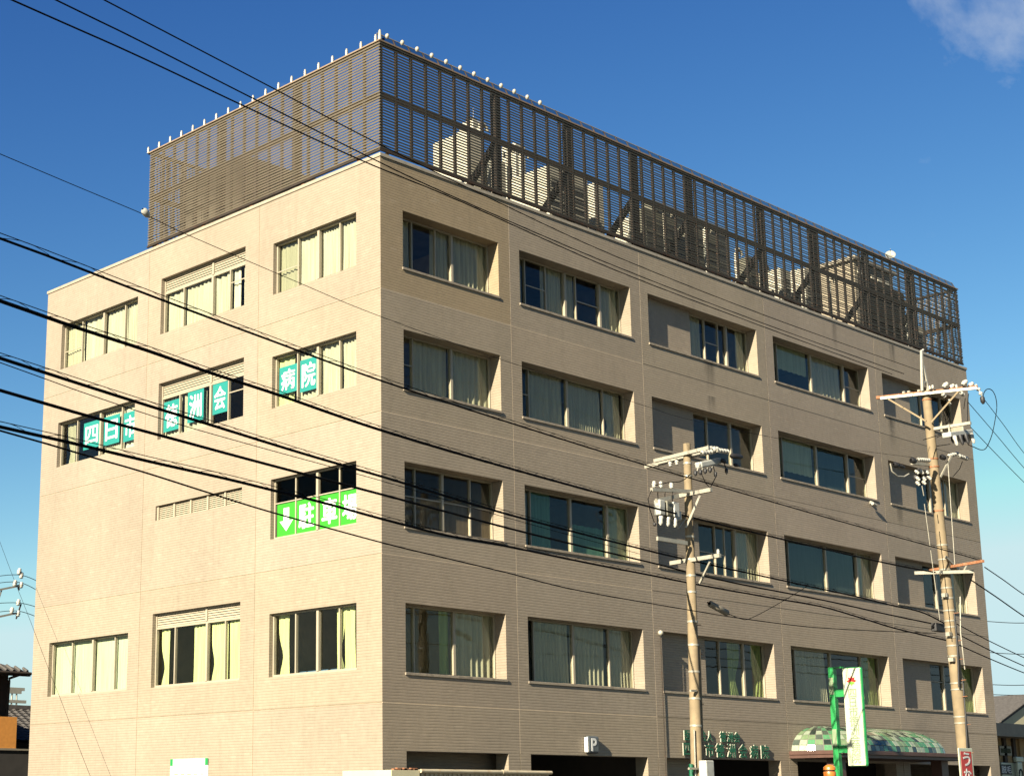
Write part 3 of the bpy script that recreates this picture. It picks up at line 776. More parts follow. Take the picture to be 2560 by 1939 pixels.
# ventilation strip on the third floor
mb = MB(); y0, y1 = YW['B']
boxP(mb, PL, y0 + .003, y1 - .003, 0.17, 0.2, 9.712, 10.148)
vs_o = mb.build('vent_strip', M['grille'], HOSP)
for k in range(6):
    yy = y1 - 0.04 - k * (y1 - y0 - 0.08) / 5
    boxP(MB(), PL, yy - 0.035, yy + 0.035, 0.06, 0.165, 9.715, 10.145).build('mullion', M['alu'], vs_o)
for k in range(5):
    ya = y1 - 0.04 - k * (y1 - y0 - 0.08) / 5 - 0.04; yb = ya - (y1 - y0 - 0.08) / 5 + 0.08
    for j in range(7):
        zz = 9.745 + j * 0.058
        MB().bar((0.11, yb, zz), (0.11, ya, zz), 0.012, 0.048, up=(0.6, 0, 1)).build('vent_slat', M['alu'], vs_o)

# --- window sheets with lettering on the short wall
def sheet(c, f, t0, t1, z0, z1, char, mat, bold, label):
    a0, a1 = YW[c]
    A = lambda t: a1 - t * (a1 - a0)
    ya, yb = A(t0), A(t1)
    r = thing('window_sheet', label, 'sign', (DL + 0.12, (ya + yb) / 2, z0))
    MB().box((DL + 0.028, yb, z0), (DL + 0.024, ya, z1)).build('sheet', M[mat], r)
    if char == '↓':
        yc = (ya + yb) / 2; zc = (z0 + z1) / 2; h = (z1 - z0) * .72; w2 = abs(ya - yb) * .36
        x = DL + 0.018
        pts = [(yc + w2 * .42, zc + h / 2), (yc - w2 * .42, zc + h / 2), (yc - w2 * .42, zc - h * .05), (yc - w2, zc - h * .05), (yc, zc - h / 2), (yc + w2, zc - h * .05), (yc + w2 * .42, zc - h * .05)]
        mb = MB(); n = len(pts)
        mb.add([(x, p[0], p[1]) for p in pts] + [(x + 0.005, p[0], p[1]) for p in pts],
               [tuple(range(n)), tuple(reversed(range(n, 2 * n)))] + [(i, i + n, (i + 1) % n + n, (i + 1) % n) for i in range(n)])
        mb.build('arrow', M['white_print'], r)
    else:
        text('lettering', char, min((z1 - z0), abs(ya - yb) * 1.3) * .80, (DL + 0.018, (ya + yb) / 2, (z0 + z1) / 2), (0, -1, 0), (0, 0, 1), M['white_print'], r, bold=bold, extr=0.003, width=abs(ya - yb) * 0.74)
for c, t0, t1, z0, z1, ch, w_ in (('C', .30, .515, 12.55, 13.43, '四', 'leftmost window, first'), ('C', .565, .765, 12.50, 13.42, '日', 'leftmost window, second'), ('C', .815, .985, 12.45, 13.37, '市', 'leftmost window, third'),
                              ('B', .02, .215, 12.40, 13.33, '徳', 'middle window, first'), ('B', .31, .50, 12.48, 13.42, '洲', 'middle window, second'), ('B', .605, .775, 12.52, 13.43, '会', 'middle window, third'),
                              ('A', .04, .26, 12.55, 13.33, '病', 'right window, first'), ('A', .295, .505, 12.46, 13.36, '院', 'right window, second')):
    sheet(c, 4, t0, t1, z0, z1, ch, 'teal_sheet', 0.018, f'teal window sheet with white character {ch}, {w_} sheet')
for t0, t1, ch, w_ in ((.03, .255, '↓', 'white down arrow, left of the row'), (.268, .50, '駐', 'white character 駐, second in the row'), (.54, .763, '車', 'white character 車, third in the row'), (.776, .985, '場', 'white character 場, right end of the row')):
    sheet('A', 3, t0, t1, 8.58, 9.47, ch, 'lime_sheet', 0.03, f'lime green window sheet with {w_}')

# --- interior: fluorescent tubes seen through open windows, a bed
def tube_lamp(x, y, z, lx, label):
    t = thing('ceiling_lamp', label, 'lamp', (x, y, z), 'fluorescent ceiling lamps')
    MB().box((x, y - .06, z + .03), (x + lx, y + .06, z + .09)).build('housing', M['white_cap'], t)
    MB().cyl((x + .03, y, z + .012), (x + lx - .03, y, z + .012), 0.016).build('tube', M['tube_light'], t)
tube_lamp(1.4, 1.6, 6.85, 1.2, 'nearer fluorescent tube lamp in second floor room at the corner')
tube_lamp(1.6, 3.0, 6.85, 1.2, 'farther fluorescent tube lamp in second floor room at the corner')
tube_lamp(14.4, 1.8, 10.5 + .02, 1.2, 'fluorescent tube lamp in third floor room behind the third window')
tube_lamp(14.5, 1.7, 13.72, 1.2, 'fluorescent tube lamp in fourth floor room behind the third window')
bd = thing('hospital_bed', 'blue covered bed inside second floor window of the sunlit wall', 'bed', (1.0, 2.9, 3.6))
MB().box((0.6, 2.0, 4.45), (2.4, 3.9, 4.95)).build('mattress', M['blue_bed'], bd, .05)
for (a, b_) in ((.65, 2.05), (2.3, 2.05), (.65, 3.8), (2.3, 3.8)):
    MB().box((a, b_, 3.6), (a + .06, b_ + .06, 4.45)).build('leg', M['alu'], bd)

# --- ground floor recesses behind the openings
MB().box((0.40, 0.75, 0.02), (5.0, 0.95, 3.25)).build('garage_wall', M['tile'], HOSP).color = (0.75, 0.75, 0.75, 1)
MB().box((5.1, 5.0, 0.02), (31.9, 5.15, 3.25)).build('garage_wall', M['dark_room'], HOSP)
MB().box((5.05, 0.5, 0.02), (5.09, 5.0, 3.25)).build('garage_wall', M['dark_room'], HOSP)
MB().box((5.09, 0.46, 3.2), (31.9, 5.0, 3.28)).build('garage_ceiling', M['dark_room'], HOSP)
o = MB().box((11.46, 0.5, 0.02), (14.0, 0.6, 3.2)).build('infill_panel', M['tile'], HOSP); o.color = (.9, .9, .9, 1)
for x in (14.6, 15.2):
    MB().box((x, 2.5, 2.9), (x + 1.3, 2.56, 2.94)).build('garage_lamp', M['tube_light'], HOSP)

# --- lettering and signs on the long wall
def letters(rows):
    for body, size, xs, z, label in rows:
        r = thing('wall_lettering', label, 'sign', (xs[0], 0, z))
        for ch, x in zip(body, xs):
            lt = text('letter', ch, size, (x, -0.05, z), (1, 0, 0), (0, 0, 1), M['white_cap'], r, extr=0.020, bold=0.008, width=size * 0.92)
            text('letter_face', ch, size, (x, -0.0755, z), (1, 0, 0), (0, 0, 1), M['letter_green'], lt, extr=0.002, bold=0.020, width=size * 0.93)
letters([('医療法人徳洲会', 0.34, [12.43, 12.80, 13.18, 13.55, 14.23, 14.60, 14.96], 3.45, 'upper row of small dark green raised characters beside utility pole'),
         ('四日市徳洲会病院', 0.45, [12.41, 12.96, 13.51, 14.05, 14.64, 15.25, 15.86, 16.46], 3.04, 'lower row of larger dark green raised characters above dark entrance')])
ps = thing('parking_sign', 'small grey rounded sign with white letter P above garage opening', 'sign', (7.94, -0.05, 2.83))
MB().box((7.70, -0.16, 2.84), (8.19, -0.003, 3.32)).build('box', M['p_grey'], ps, 0.06)
MB().box((7.694, -0.15, 2.88), (7.699, -0.02, 3.28)).build('side_face', M['white_print'], ps)
text('letter', 'P', 0.50, (7.94, -0.166, 3.08), (1, 0, 0), (0, 0, 1), M['white_print'], ps, extr=0.003, bold=0.02)
nb = thing('notice_board', 'white notice board with green header corners on sunlit wall', 'sign', (-0.03, 7.8, 0.8))
MB().box((-0.035, 6.93, 0.8), (-0.003, 8.68, 2.55)).build('board', M['board'], nb)
MB().box((-0.04, 6.95, 2.552), (-0.003, 8.66, 2.74)).build('header', M['board'], nb)
MB().box((-0.045, 6.94, 2.556), (-0.041, 7.06, 2.742)).build('corner', M['sign_green'], nb)
MB().box((-0.045, 8.55, 2.556), (-0.041, 8.67, 2.742)).build('corner', M['sign_green'], nb)
for k in range(5):
    MB().box((-0.038, 7.1 + k * .3, 2.30), (-0.0355, 7.28 + k * .3, 2.33)).build('print_line', M['sign_faint'], nb)

# --- conduit with a white globe, small camera
cdt = thing('conduit', 'vertical wall conduit with a white globe on top beside third bay', 'conduit', (11.30, -0.05, 0.1))
MB().cyl((11.33, -0.045, 0.1), (11.33, -0.045, 6.35), 0.013, n=8).build('pipe', M['frame_dark'], cdt)
MB().lathe((11.33, -0.06, 6.33), (0, 0, 1), [(0, .02), (.03, .065), (.08, .085), (.13, .065), (.16, 0.01)], 12).build('globe', M['white_cap'], cdt)
wc = thing('wall_camera', 'small white camera on wall below fourth floor window of fourth bay', 'camera', (24.06, 0, 11.8))
MB().box((24.0, -0.08, 11.86), (24.1, -0.002, 11.95)).build('bracket', M['white_cap'], wc)
MB().cyl((23.95, -0.14, 11.84), (24.18, -0.14, 11.80), 0.06).build('housing', M['white_cap'], wc)

# --- mosaic canopy over the entrance
cn = thing('entrance_canopy', 'curved entrance canopy of green white and dark mosaic squares', 'canopy', (21.8, -0.8, 2.7))
CX0, CX1, CYF, CZ0, CH = 18.05, 26.1, -1.75, 3.09, 0.84
CD = abs(CYF)
ARC = math.pi / 2 * CD
PLAN = 2 * ARC + (CX1 - CX0 - 2 * CD)
def can_pt(u, v, off=0.0):
    """u along the curved eave 0..1, v from the eave (0) up to the ridge on the wall (1)"""
    d = u * PLAN
    if d < ARC:
        a_ = d / CD; rx_ = CX0 + CD; ex, ey = rx_ - CD * math.cos(a_), -CD * math.sin(a_)
    elif d > PLAN - ARC:
        a_ = (PLAN - d) / CD; rx_ = CX1 - CD; ex, ey = rx_ + CD * math.cos(a_), -CD * math.sin(a_)
    else:
        ex = rx_ = CX0 + CD + (d - ARC); ey = -CD
    ph_ = v * math.pi / 2
    k = math.cos(ph_) * (CD + off) / CD
    return Vec((rx_ + (ex - rx_) * k, ey * k, CZ0 + (CH + off) * math.sin(ph_)))
NU, NV = 38, 7
mb = MB(); grid = [[can_pt(i / (NU * 2), j / (NV * 2) * .99, -0.012) for i in range(NU * 2 + 1)] for j in range(NV * 2 + 1)]
vs_ = [p for row in grid for p in row]
fs = [(j * (NU * 2 + 1) + i, j * (NU * 2 + 1) + i + 1, (j + 1) * (NU * 2 + 1) + i + 1, (j + 1) * (NU * 2 + 1) + i) for j in range(NV * 2) for i in range(NU * 2)]
mb.add(vs_, fs, True); shell = mb.build('shell', M['grout'], cn)
rt = random.Random(11)
for j in range(NV):
    for i in range(NU):
        light = (i + j) % 2 == 0
        m = rt.choices(['can_white', 'can_mint', 'can_sage'], [.6, .25, .15])[0] if (light if rt.random() < .8 else not light) else rt.choices(['can_dark', 'can_grey', 'can_mint', 'can_sage'], [.4, .25, .2, .15])[0]
        g = 0.05
        uv_ = ((g, g), (1 - g, g), (1 - g, 1 - g), (g, 1 - g))
        c = [can_pt((i + a) / NU, (j + b_) / NV * .985, 0.0) for a, b_ in uv_]
        d = [can_pt((i + a) / NU, (j + b_) / NV * .985, -0.011) for a, b_ in uv_]
        MB().add(c + d, [(0, 1, 2, 3), (1, 0, 4, 5), (2, 1, 5, 6), (3, 2, 6, 7), (0, 3, 7, 4)]).build('tile', M[m], shell)
MB().box((17.93, CYF - 0.1, 2.86), (26.3, -0.003, 2.95)).build('soffit', M['fascia'], cn)
MB().box((17.90, CYF - 0.16, 2.955), (26.33, -0.003, 3.085)).build('fascia', M['fascia'], cn, 0.02)
for x in (18.3, 24.9):
    MB().box((x, -1.5, 0.12), (x + .45, -1.1, 2.855)).build('column', M['fascia'], cn)
MB().box((20.2, -0.5, 2.2), (23.6, -0.44, 2.24)).build('door_rail', M['alu'], cn)

# ------------------------------------------------------------------ rooftop louvre screen
SX, SY, SZ0, SZ1 = 32.15, 10.66, 18.53, 21.62
SC = thing('louvre_screen', 'brown slatted screen enclosing the rooftop plant', 'screen', (SX / 2, SY / 2, 18.3))
IN = 0.04
NS = 37
PITCH_S = (SZ1 - SZ0) / NS
def slat_mesh(length, axis):
    """blade leaning so that its face looks a little downwards; runs along axis, faces -Y or -X"""
    h, t, tilt = 0.047, 0.006, 0.016
    prof = [(0, 0), (-0.014, 0.039), (-0.008, 0.042), (0.008, 0.001)]     # (outward depth, z)
    mb = MB(); vs_ = []
    for e in (0, length):
        for d, z in prof:
            vs_.append((e, d, z) if axis == 'x' else (d, e, z))
    fs = [(0, 1, 2, 3), (7, 6, 5, 4)] + [(i, i + 4, (i + 1) % 4 + 4, (i + 1) % 4) for i in range(4)]
    if axis == 'y': fs = [tuple(reversed(f)) for f in fs]
    mb.add(vs_, fs)
    me = mb.mesh('slat'); me.materials.append(M['slat']); return me
sm_x, sm_y = slat_mesh(SX - 2 * IN, 'x'), slat_mesh(SY - 2 * IN, 'y')
base = -Vec(SC.location)
rs = random.Random(5)
for k in range(NS):
    z = SZ0 + k * PITCH_S + 0.015
    for me, x, y, mir in ((sm_x, IN, IN, (1, 1)), (sm_y, IN, IN, (1, 1)), (sm_x, IN, SY - IN, (1, -1)), (sm_y, SX - IN, IN, (-1, 1))):
        o = bpy.data.objects.new('slat', me); col.objects.link(o); o.parent = SC
        o.location = base + Vec((x, y, z + rs.uniform(-.004, .004)))
        o.rotation_euler = (rs.uniform(-.0006, .0006), rs.uniform(-.0006, .0006), 0)
        o.scale = (mir[0], mir[1], 1)
def post_at(x, y, wd, nx, ny, wide=False):
    p = Vec((x + nx * (0.09 + (.08 if wide else 0)), y + ny * (0.09 + (.08 if wide else 0)), 0))
    hw = wd / 2
    dx = hw if ny else 0.035 + (.06 if wide else 0); dy = hw if nx else 0.035 + (.06 if wide else 0)
    return MB().box((p.x - dx, p.y - dy, 18.0 if wide else SZ0), (p.x + dx, p.y + dy, SZ1 - 0.02)).build('post', M['frame_dark'], SC)
n = 56
for i in range(n + 1):
    x = 0.12 + i * (SX - 0.24) / n
    post_at(x, 0, 0.075, 0, 1); post_at(x, SY, 0.075, 0, -1)
n = 18
for i in range(1, n):
    y = 0.12 + i * (SY - 0.24) / n
    post_at(0, y, 0.075, 1, 0); post_at(SX, y, 0.075, -1, 0)
WIDE = [4.77, 7.99, 11.2, 14.1, 18.3, 21.6, 25.2, 28.6]
for x in WIDE:
    post_at(x, 0, 0.24, 0, 1, True); post_at(x, SY, 0.24, 0, -1, True)
for y in (3.6, 7.1):
    post_at(0, y, 0.22, 1, 0, True); post_at(SX, y, 0.22, -1, 0, True)
for i, x in enumerate(WIDE):
    MB().bar((x, 0.22, 20.05), (x - 0.25, 2.0, 18.0), 0.16, 0.16).build('brace', M['frame_dark'], SC)
    MB().bar((x, SY - 0.22, 20.05), (x + 0.1, SY - 2.0, 18.0), 0.16, 0.16).build('brace', M['frame_dark'], SC)
for z, h, d in ((20.03, 0.15, .05), (21.56, 0.09, .02), (18.53, 0.08, .02)):
    MB().box((0.05, 0.06, z), (SX - .05, 0.12 + d, z + h)).build('rail', M['frame_dark'], SC)
    MB().box((0.05, SY - .12 - d, z), (SX - .05, SY - .06, z + h)).build('rail', M['frame_dark'], SC)
    MB().box((0.06, 0.2, z), (0.12 + d, SY - .2, z + h)).build('rail', M['frame_dark'], SC)
    MB().box((SX - .12 - d, 0.2, z), (SX - .06, SY - .2, z + h)).build('rail', M['frame_dark'], SC)
# outer trim rails
MB().box((-0.005, 0.005, SZ1 - 0.005), (SX, 0.07, SZ1 + 0.035)).build('rail', M['rail'], SC)
MB().box((-0.005, 0.071, SZ1 - 0.005), (0.07, SY, SZ1 + 0.035)).build('rail', M['rail'], SC)
MB().box((0.03, 0.035, SZ0 - 0.055), (SX, 0.09, SZ0 - 0.005)).build('rail', M['frame_dark'], SC)
MB().box((0.03, 0.091, SZ0 - 0.055), (0.09, SY, SZ0 - 0.005)).build('rail', M['frame_dark'], SC)
MB().box((0.0, SY - 0.06, SZ1 - 0.005), (SX, SY, SZ1 + 0.035)).build('rail', M['rail'], SC)
MB().box((0.23, 1.2, 18.0), (0.27, SY, SZ0)).build('upstand', M['frame_dark'], SC)
MB().box((2.0, 0.30, 18.0), (SX, 0.34, SZ0 - .03)).build('upstand', M['frame_dark'], SC)
# stub legs down to the parapet
for x in [0.3 + i * 3.2 for i in range(10)]:
    MB().box((x, 0.08, 18.375), (x + .1, 0.16, SZ0 - 0.056)).build('foot', M['rail'], SC)
for y in [0.9 + i * 2.3 for i in range(5)]:
    MB().box((0.08, y, 18.375), (0.16, y + .1, SZ0 - 0.056)).build('foot', M['rusty'], SC)
# leaning wind strip along the street side, its brackets, and the white caps
n = 56
for i in range(n):
    x = 0.12 + i * (SX - 0.24) / n; x2 = x + (SX - .24) / n
    MB().quad((x + .02, 0.10, SZ1 + .05), (x2 - .02, 0.10, SZ1 + .05), (x2 - .02, 0.20, SZ1 + .29), (x + .02, 0.20, SZ1 + .29)).build('wind_strip', M['strip_glass'], SC)
for i in range(n + 1):
    x = 0.12 + i * (SX - 0.24) / n
    MB().bar((x, 0.07, SZ1 + .03), (x, 0.21, SZ1 + .30), 0.03, 0.03).build('bracket', M['frame_dark'], SC)
MB().bar((0.1, 0.21, SZ1 + .305), (SX - .1, 0.21, SZ1 + .305), 0.02, 0.02).build('rail', M['galv'], SC)
for i in range(12):
    x = 0.30 + i * 0.572
    MB().lathe((x, 0.03, SZ1 + .14), (0, -.15, 1), [(0, .015), (.02, .04), (.07, .062), (.12, .05), (.15, .01)], 10).build('post_cap', M['white_cap'], SC)
for i in range(19):
    y = 0.20 + i * 0.585
    o = MB().lathe((0.04, y, SZ1 + .03), (0, 0, 1), [(0, .04), (.02, .05), (.05, .03), (.08, .048), (.11, .03), (.14, .044), (.17, .028), (.20, .030), (.22, .004)], 8).build('post_cap', M['white_cap'], SC)
    MB().bar((0.09, y + .05, SZ1 + .04), (0.40, y + .05, SZ1 + .25), 0.05, 0.07).build('bracket', M['frame_dark'], SC)
MB().lathe((0.10, 0.10, SZ1 + .04), (0, 0, 1), [(0, .05), (.1, .05), (.3, .035), (.34, .005)], 8).build('post_cap', M['white_cap'], SC)
MB().box((0.36, 0.5, SZ1 + .17), (0.42, SY, SZ1 + .22)).build('rail', M['frame_dark'], SC)

# ------------------------------------------------------------------ rooftop plant behind the screen
def unit(x0, x1, y0, y1, z1, label, mat='cream_unit', grille=True, fan=True, z0=18.05):
    t = thing('air_conditioner', label, 'air conditioner', ((x0 + x1) / 2, (y0 + y1) / 2, 17.95), 'rooftop plant units')
    MB().box((x0, y0, z0 + .12), (x1, y1, z1)).build('casing', M[mat], t, 0.02)
    for (fx, fy) in ((x0 + .05, y0 + .05), (x1 - .15, y0 + .05), (x0 + .05, y1 - .15), (x1 - .15, y1 - .15)):
        MB().box((fx, fy, 17.95), (fx + .1, fy + .1, z0 + .115)).build('foot', M['frame_dark'], t)
    if grille:
        for k in range(int((z1 - z0 - .5) / .12)):
            z = z0 + .3 + k * .12
            MB().box((x0 + .12, y0 - .012, z), (x1 - .12, y0 - .002, z + .055)).build('grille_slat', M['grille'], t)
    if fan:
        MB().cyl(((x0 + x1) / 2, (y0 + y1) / 2, z1 + .001), ((x0 + x1) / 2, (y0 + y1) / 2, z1 + .14), min(x1 - x0, y1 - y0) * .36, n=18).build('fan_cowl', M['frame_dark'], t)
    return t
def unit_at(S_near, y0, S_far_x, S_right_x, label, **k):
    """near top corner seen at S_near, standing y0 behind the face; lit side runs back, street side runs right"""
    p = at_y(S_near, y0)
    q = at_x((S_far_x, S_near[1] + 25), p.x)
    r = at_y((S_right_x, S_near[1]), y0)
    unit(p.x, max(r.x, p.x + .5), y0, min(max(q.y, y0 + .6), 10.2), p.z, label, **k)
unit_at((1172, 322), 1.5, 1082, 1186, 'long cream plant unit nearest the screen corner', grille=False, fan=False)
unit_at((1182, 297), 3.2, 1160, 1205, 'tall cream plant unit with grille behind the nearest one')
unit_at((1236, 398), 1.3, 1214, 1250, 'small cream plant unit right of the slanted brace', grille=False, fan=False)
unit_at((1288, 355), 3.4, 1258, 1308, 'tall cream plant unit left of the large one', fan=False)
unit_at((1370, 412), 1.4, 1256, 1468, 'large plant unit with cream side and brown street face', grille=True, fan=False)
unit_at((1484, 456), 2.2, 1470, 1494, 'narrow cream plant cabinet right of the large unit', grille=False, fan=False)
unit_at((1571, 542), 1.2, 1558, 1584, 'slim cream plant unit, first of the middle group', grille=False, fan=False)
unit_at((1608, 517), 1.3, 1588, 1690, 'olive plant unit, second of the middle group', mat='olive_unit')
unit_at((1636, 500), 3.4, 1620, 1818, 'long olive plant unit behind the middle group', mat='olive_unit')
unit_at((1716, 562), 1.4, 1700, 1790, 'olive plant unit, last of the middle group', mat='olive_unit')
unit_at((1870, 640), 1.2, 1852, 1894, 'dark small plant unit below the middle rail', mat='olive_unit', fan=False)
unit_at((1950, 668), 1.2, 1888, 1975, 'low cream plant unit left of the roof tower', fan=False)
unit_at((2010, 668), 1.2, 1985, 2046, 'cream plant unit against the roof tower', grille=True, fan=False)
unit_at((2287, 812), 1.1, 2262, 2306, 'cream plant unit right of the roof tower', fan=False)
M['backdrop'] = plain('dark_shade_panels', (0.07, 0.058, 0.036), 0.7, var=0.2)  # dark colour stands for shade on this box and the tower face
tk = thing('dark_backdrop', 'added dark panelled tank behind the left end of the screen', 'backdrop', (2.5, 9, 17.95))  # added box, there only to darken the gaps between the slats
for i in range(3):
    for j in range(3):
        MB().box((1.0, 7.0 + i * 1.08, 18.15 + j * .86), (1.05, 8.05 + i * 1.08, 18.98 + j * .86)).build('panel', M['backdrop'], tk, .01)
MB().box((1.06, 7.0, 18.15), (4.2, 10.2, 20.74)).build('body', M['backdrop'], tk)
MB().box((1.0, 7.0, 17.95), (4.2, 10.2, 18.14)).build('base', M['frame_dark'], tk)
tw = thing('roof_tower', 'tan roof tower with shade-coloured street face behind the screen', 'tower', (28.2, 3.5, 17.95))
MB().box((26.4, 1.3, 17.951), (29.2, 6.6, 21.85)).build('wall', M['penthouse'], tw)
MB().box((26.25, 1.15, 21.852), (29.35, 6.75, 22.0)).build('roof', M['coping'], tw)
MB().box((26.42, 1.2, 18.0), (29.9, 1.29, 21.25)).build('shade_plate', M['backdrop'], tw)  # dark plate paints shade onto the street face of the tower
for k in range(20):  # added dark bars, part of the same painted shade
    MB().box((26.42, 1.17, 18.05 + k * .16), (29.9, 1.198, 18.13 + k * .16)).build('louvre', M['frame_dark'], tw)
for k in range(5):
    MB().box((26.6 + k * .5, 1.27, 21.35), (26.95 + k * .5, 1.298, 21.55)).build('vent', M['cream_unit'], tw)
# vent stacks and goose-neck pipes between the units
for i, (sx_p, sy_p, y_p, h_p) in enumerate(((1140, 330, 2.6, 1.0), (1196, 305, 2.8, .9), (1222, 380, 1.0, .8), (1262, 360, 3.0, 1.1), (1300, 372, 2.6, .8), (1410, 420, 4.5, 1.2), (1545, 560, 2.2, .7), (1660, 520, 1.1, .8), (1760, 560, 1.0, .8), (1838, 620, 1.6, .8), (1905, 660, 1.0, .7), (2072, 690, .9, .9), (2266, 800, .9, .8))):
    pp_ = at_y((sx_p, sy_p), y_p)
    vsn = thing('vent_pipe', f'{["first", "second", "third", "fourth", "fifth", "sixth", "seventh", "eighth", "ninth", "tenth", "eleventh", "twelfth", "last"][i]} pale goose-neck pipe behind the screen counted from the corner', 'pipe', (pp_.x, y_p, 17.95), 'goose-neck pipes on the roof')
    MB().tube([(pp_.x, y_p, 17.95), (pp_.x, y_p, pp_.z - .2), (pp_.x + .06, y_p, pp_.z - .05), (pp_.x + .2, y_p, pp_.z), (pp_.x + .34, y_p, pp_.z - .05), (pp_.x + .4, y_p, pp_.z - .2)], .055, 8).build('pipe', M['cream_unit'], vsn)
    MB().cyl((pp_.x, y_p, 18.3), (pp_.x, y_p, 18.36), .075, n=8).build('collar', M['galv'], vsn)
# pipes, ladder frame, aerials, dish
for i, (xa, ya, xb, yb, z) in enumerate(((0.8, .45, 6.0, .45, 18.2), (6.4, .5, 13.2, .5, 18.25), (13.6, .5, 22.0, .5, 18.2), (22.4, .5, 31.0, .5, 18.25))):
    p = thing('roof_pipe', ['lagged pale pipe run at the screen foot by the corner', 'lagged pale pipe run below the cream units', 'lagged pale pipe run below the olive units', 'lagged pale pipe run at the far right end'][i], 'pipe', (xa, ya, 17.95), 'roof pipes along the parapet')
    MB().cyl((xa, ya, z), (xb, yb, z), 0.07, n=8).build('pipe', M['cream_unit'], p)
    k = xa + .3
    while k < xb:
        MB().box((k - .05, ya - .1, 17.95), (k + .05, ya + .1, z - .071)).build('support', M['frame_dark'], p); k += 1.3
for i, (S0, z1, y, label) in enumerate((((1184, 330), 22.75, 3.4, 'tall thin whip aerial rising above the screen'), ((1226, 330), 21.75, 3.6, 'shorter aerial mast with cross pieces behind the screen'))):
    b = at_y(S0, y); a = thing('aerial_mast', label, 'aerial', (b.x, y, 17.95))
    MB().cyl((b.x, y, 17.95), (b.x, y, z1 - .9 if i == 0 else z1), 0.03, 0.02, 6).build('mast', M['white_cap'], a)
    if i == 0:
        MB().cyl((b.x, y, z1 - .9), (b.x, y, z1 - .35), 0.035, n=6).build('sleeve', M['white_cap'], a)
        MB().cyl((b.x, y, z1 - .35), (b.x, y, z1 + .25), 0.012, 0.006, 5).build('whip', M['white_cap'], a)
    else:
        for zz, L in ((21.7, .5), (21.3, .4), (20.9, .3)):
            MB().bar((b.x - L / 2, y, zz), (b.x + L / 2, y, zz), 0.03).build('cross_piece', M['white_cap'], a)
dp = at_y((2226, 637), 4.0)
ds = thing('satellite_dish', 'white satellite dish peeping over the screen top', 'dish', (dp.x, dp.y, 22.0))
dax = Vec((-.75, -.45, .35)).normalized()
MB().lathe(dp - dax * .05, dax, [(0, .01), (.006, .08), (.03, .16), (.06, .22), (.07, .22), (.035, .16), (.016, .08), (.01, .005)], 18).build('reflector', M['white_cap'], ds)
MB().cyl((dp.x + .1, dp.y + .08, 22.0), (dp.x + .05, dp.y + .04, dp.z), 0.03).build('stand', M['galv'], ds)
MB().bar(dp, dp + dax * .4, 0.02).build('feed_arm', M['galv'], ds)

# ------------------------------------------------------------------ utility poles
def insulator(p, axis=(0, 0, 1), s=1.0, parent=None, name='insulator'):
    prof = [(0, .03), (.02, .06), (.05, .075), (.06, .045), (.09, .075), (.12, .08), (.13, .045), (.16, .06), (.19, .055), (.21, .02), (.215, .002)]
    return MB().lathe(p, axis, [(h * s, r * s) for h, r in prof], 9).build(name, M['ceramic'], parent)
def strain(p, q, parent):
    """string of porcelain discs between p and q"""
    p, q = Vec(p), Vec(q); L = (q - p).length; n = max(2, int(L / .12))
    prof = []
    for k in range(n):
        h = L * k / n; d = L / n
        prof += [(h, .025), (h + d * .3, .065), (h + d * .55, .07), (h + d * .7, .03)]
    prof.append((L, .02))
    return MB().lathe(p, q - p, prof, 8).build('insulator_string', M['ceramic'], parent)

# --- the slimmer pole in front of the third bay
P1 = (6.80, -4.5)
p1t, p1b = at_y((1717, 1109), -4.5), at_y((1743, 1939), -4.5)
U1 = thing('utility_pole', 'slim concrete utility pole with white cross arms before third bay', 'utility pole', (p1b.x, -4.5, 0.12))
base1 = p1b + (p1b - p1t) * ((p1b.z - 0.12) / (p1t.z - p1b.z))
MB().cyl(base1, p1t, 0.165, 0.098, 16).build('shaft', M['concrete_pole'], U1)
X1 = p1t.x
Z = zm((1600, 1060), 4.188)
def arm_at_x(U, a, b, x, wd, h, mat, name='cross_arm'):
    A_, B_ = at_x(Z(*a), x), at_x(Z(*b), x)
    MB().bar(A_, B_, wd, h).build(name, M[mat], U); return A_, B_
def seg_y(U, a, b, y, r, mat, name, n=7):
    A_, B_ = at_y(Z(*a), y), at_y(Z(*b), y)
    MB().cyl(A_, B_, r, n=n).build(name, M[mat], U); return A_, B_
A_, B_ = arm_at_x(U1, (150, 385), (725, 245), X1 - .13, .08, .09, 'galv')
MB().bar(A_ + Vec((.26, .5, -.05)), B_ + Vec((.26, -.1, -.05)), .08, .09).build('cross_arm', M['galv'], U1)
for k in range(2):
    p = A_.lerp(B_, .25 + .12 * k) + Vec((.1, 0, -.06)); insulator(p, (0, 0, -1), .8, U1)
# strain gear and sleeves on the street side of the arm
for k, (a, b) in enumerate((((730, 250), (820, 262)), ((760, 265), (930, 290)), ((640, 300), (760, 290)))):
    pa, pb = at_y(Z(*a), -5.2 - .1 * k), at_y(Z(*b), -5.2 - .1 * k); strain(pa, pb, U1)
for a, b, r in (((950, 330), (1075, 345), .075), ((850, 370), (900, 400), .06), ((985, 425), (1035, 430), .055)):
    pa, pb = at_y(Z(*a), -5.2), at_y(Z(*b), -5.2)
    MB().lathe(pa, pb - pa, [(0, .02), (.06, r), ((pb - pa).length * .8, r * .9), ((pb - pa).length, .02)], 9).build('sleeve', M['rubber'], U1)
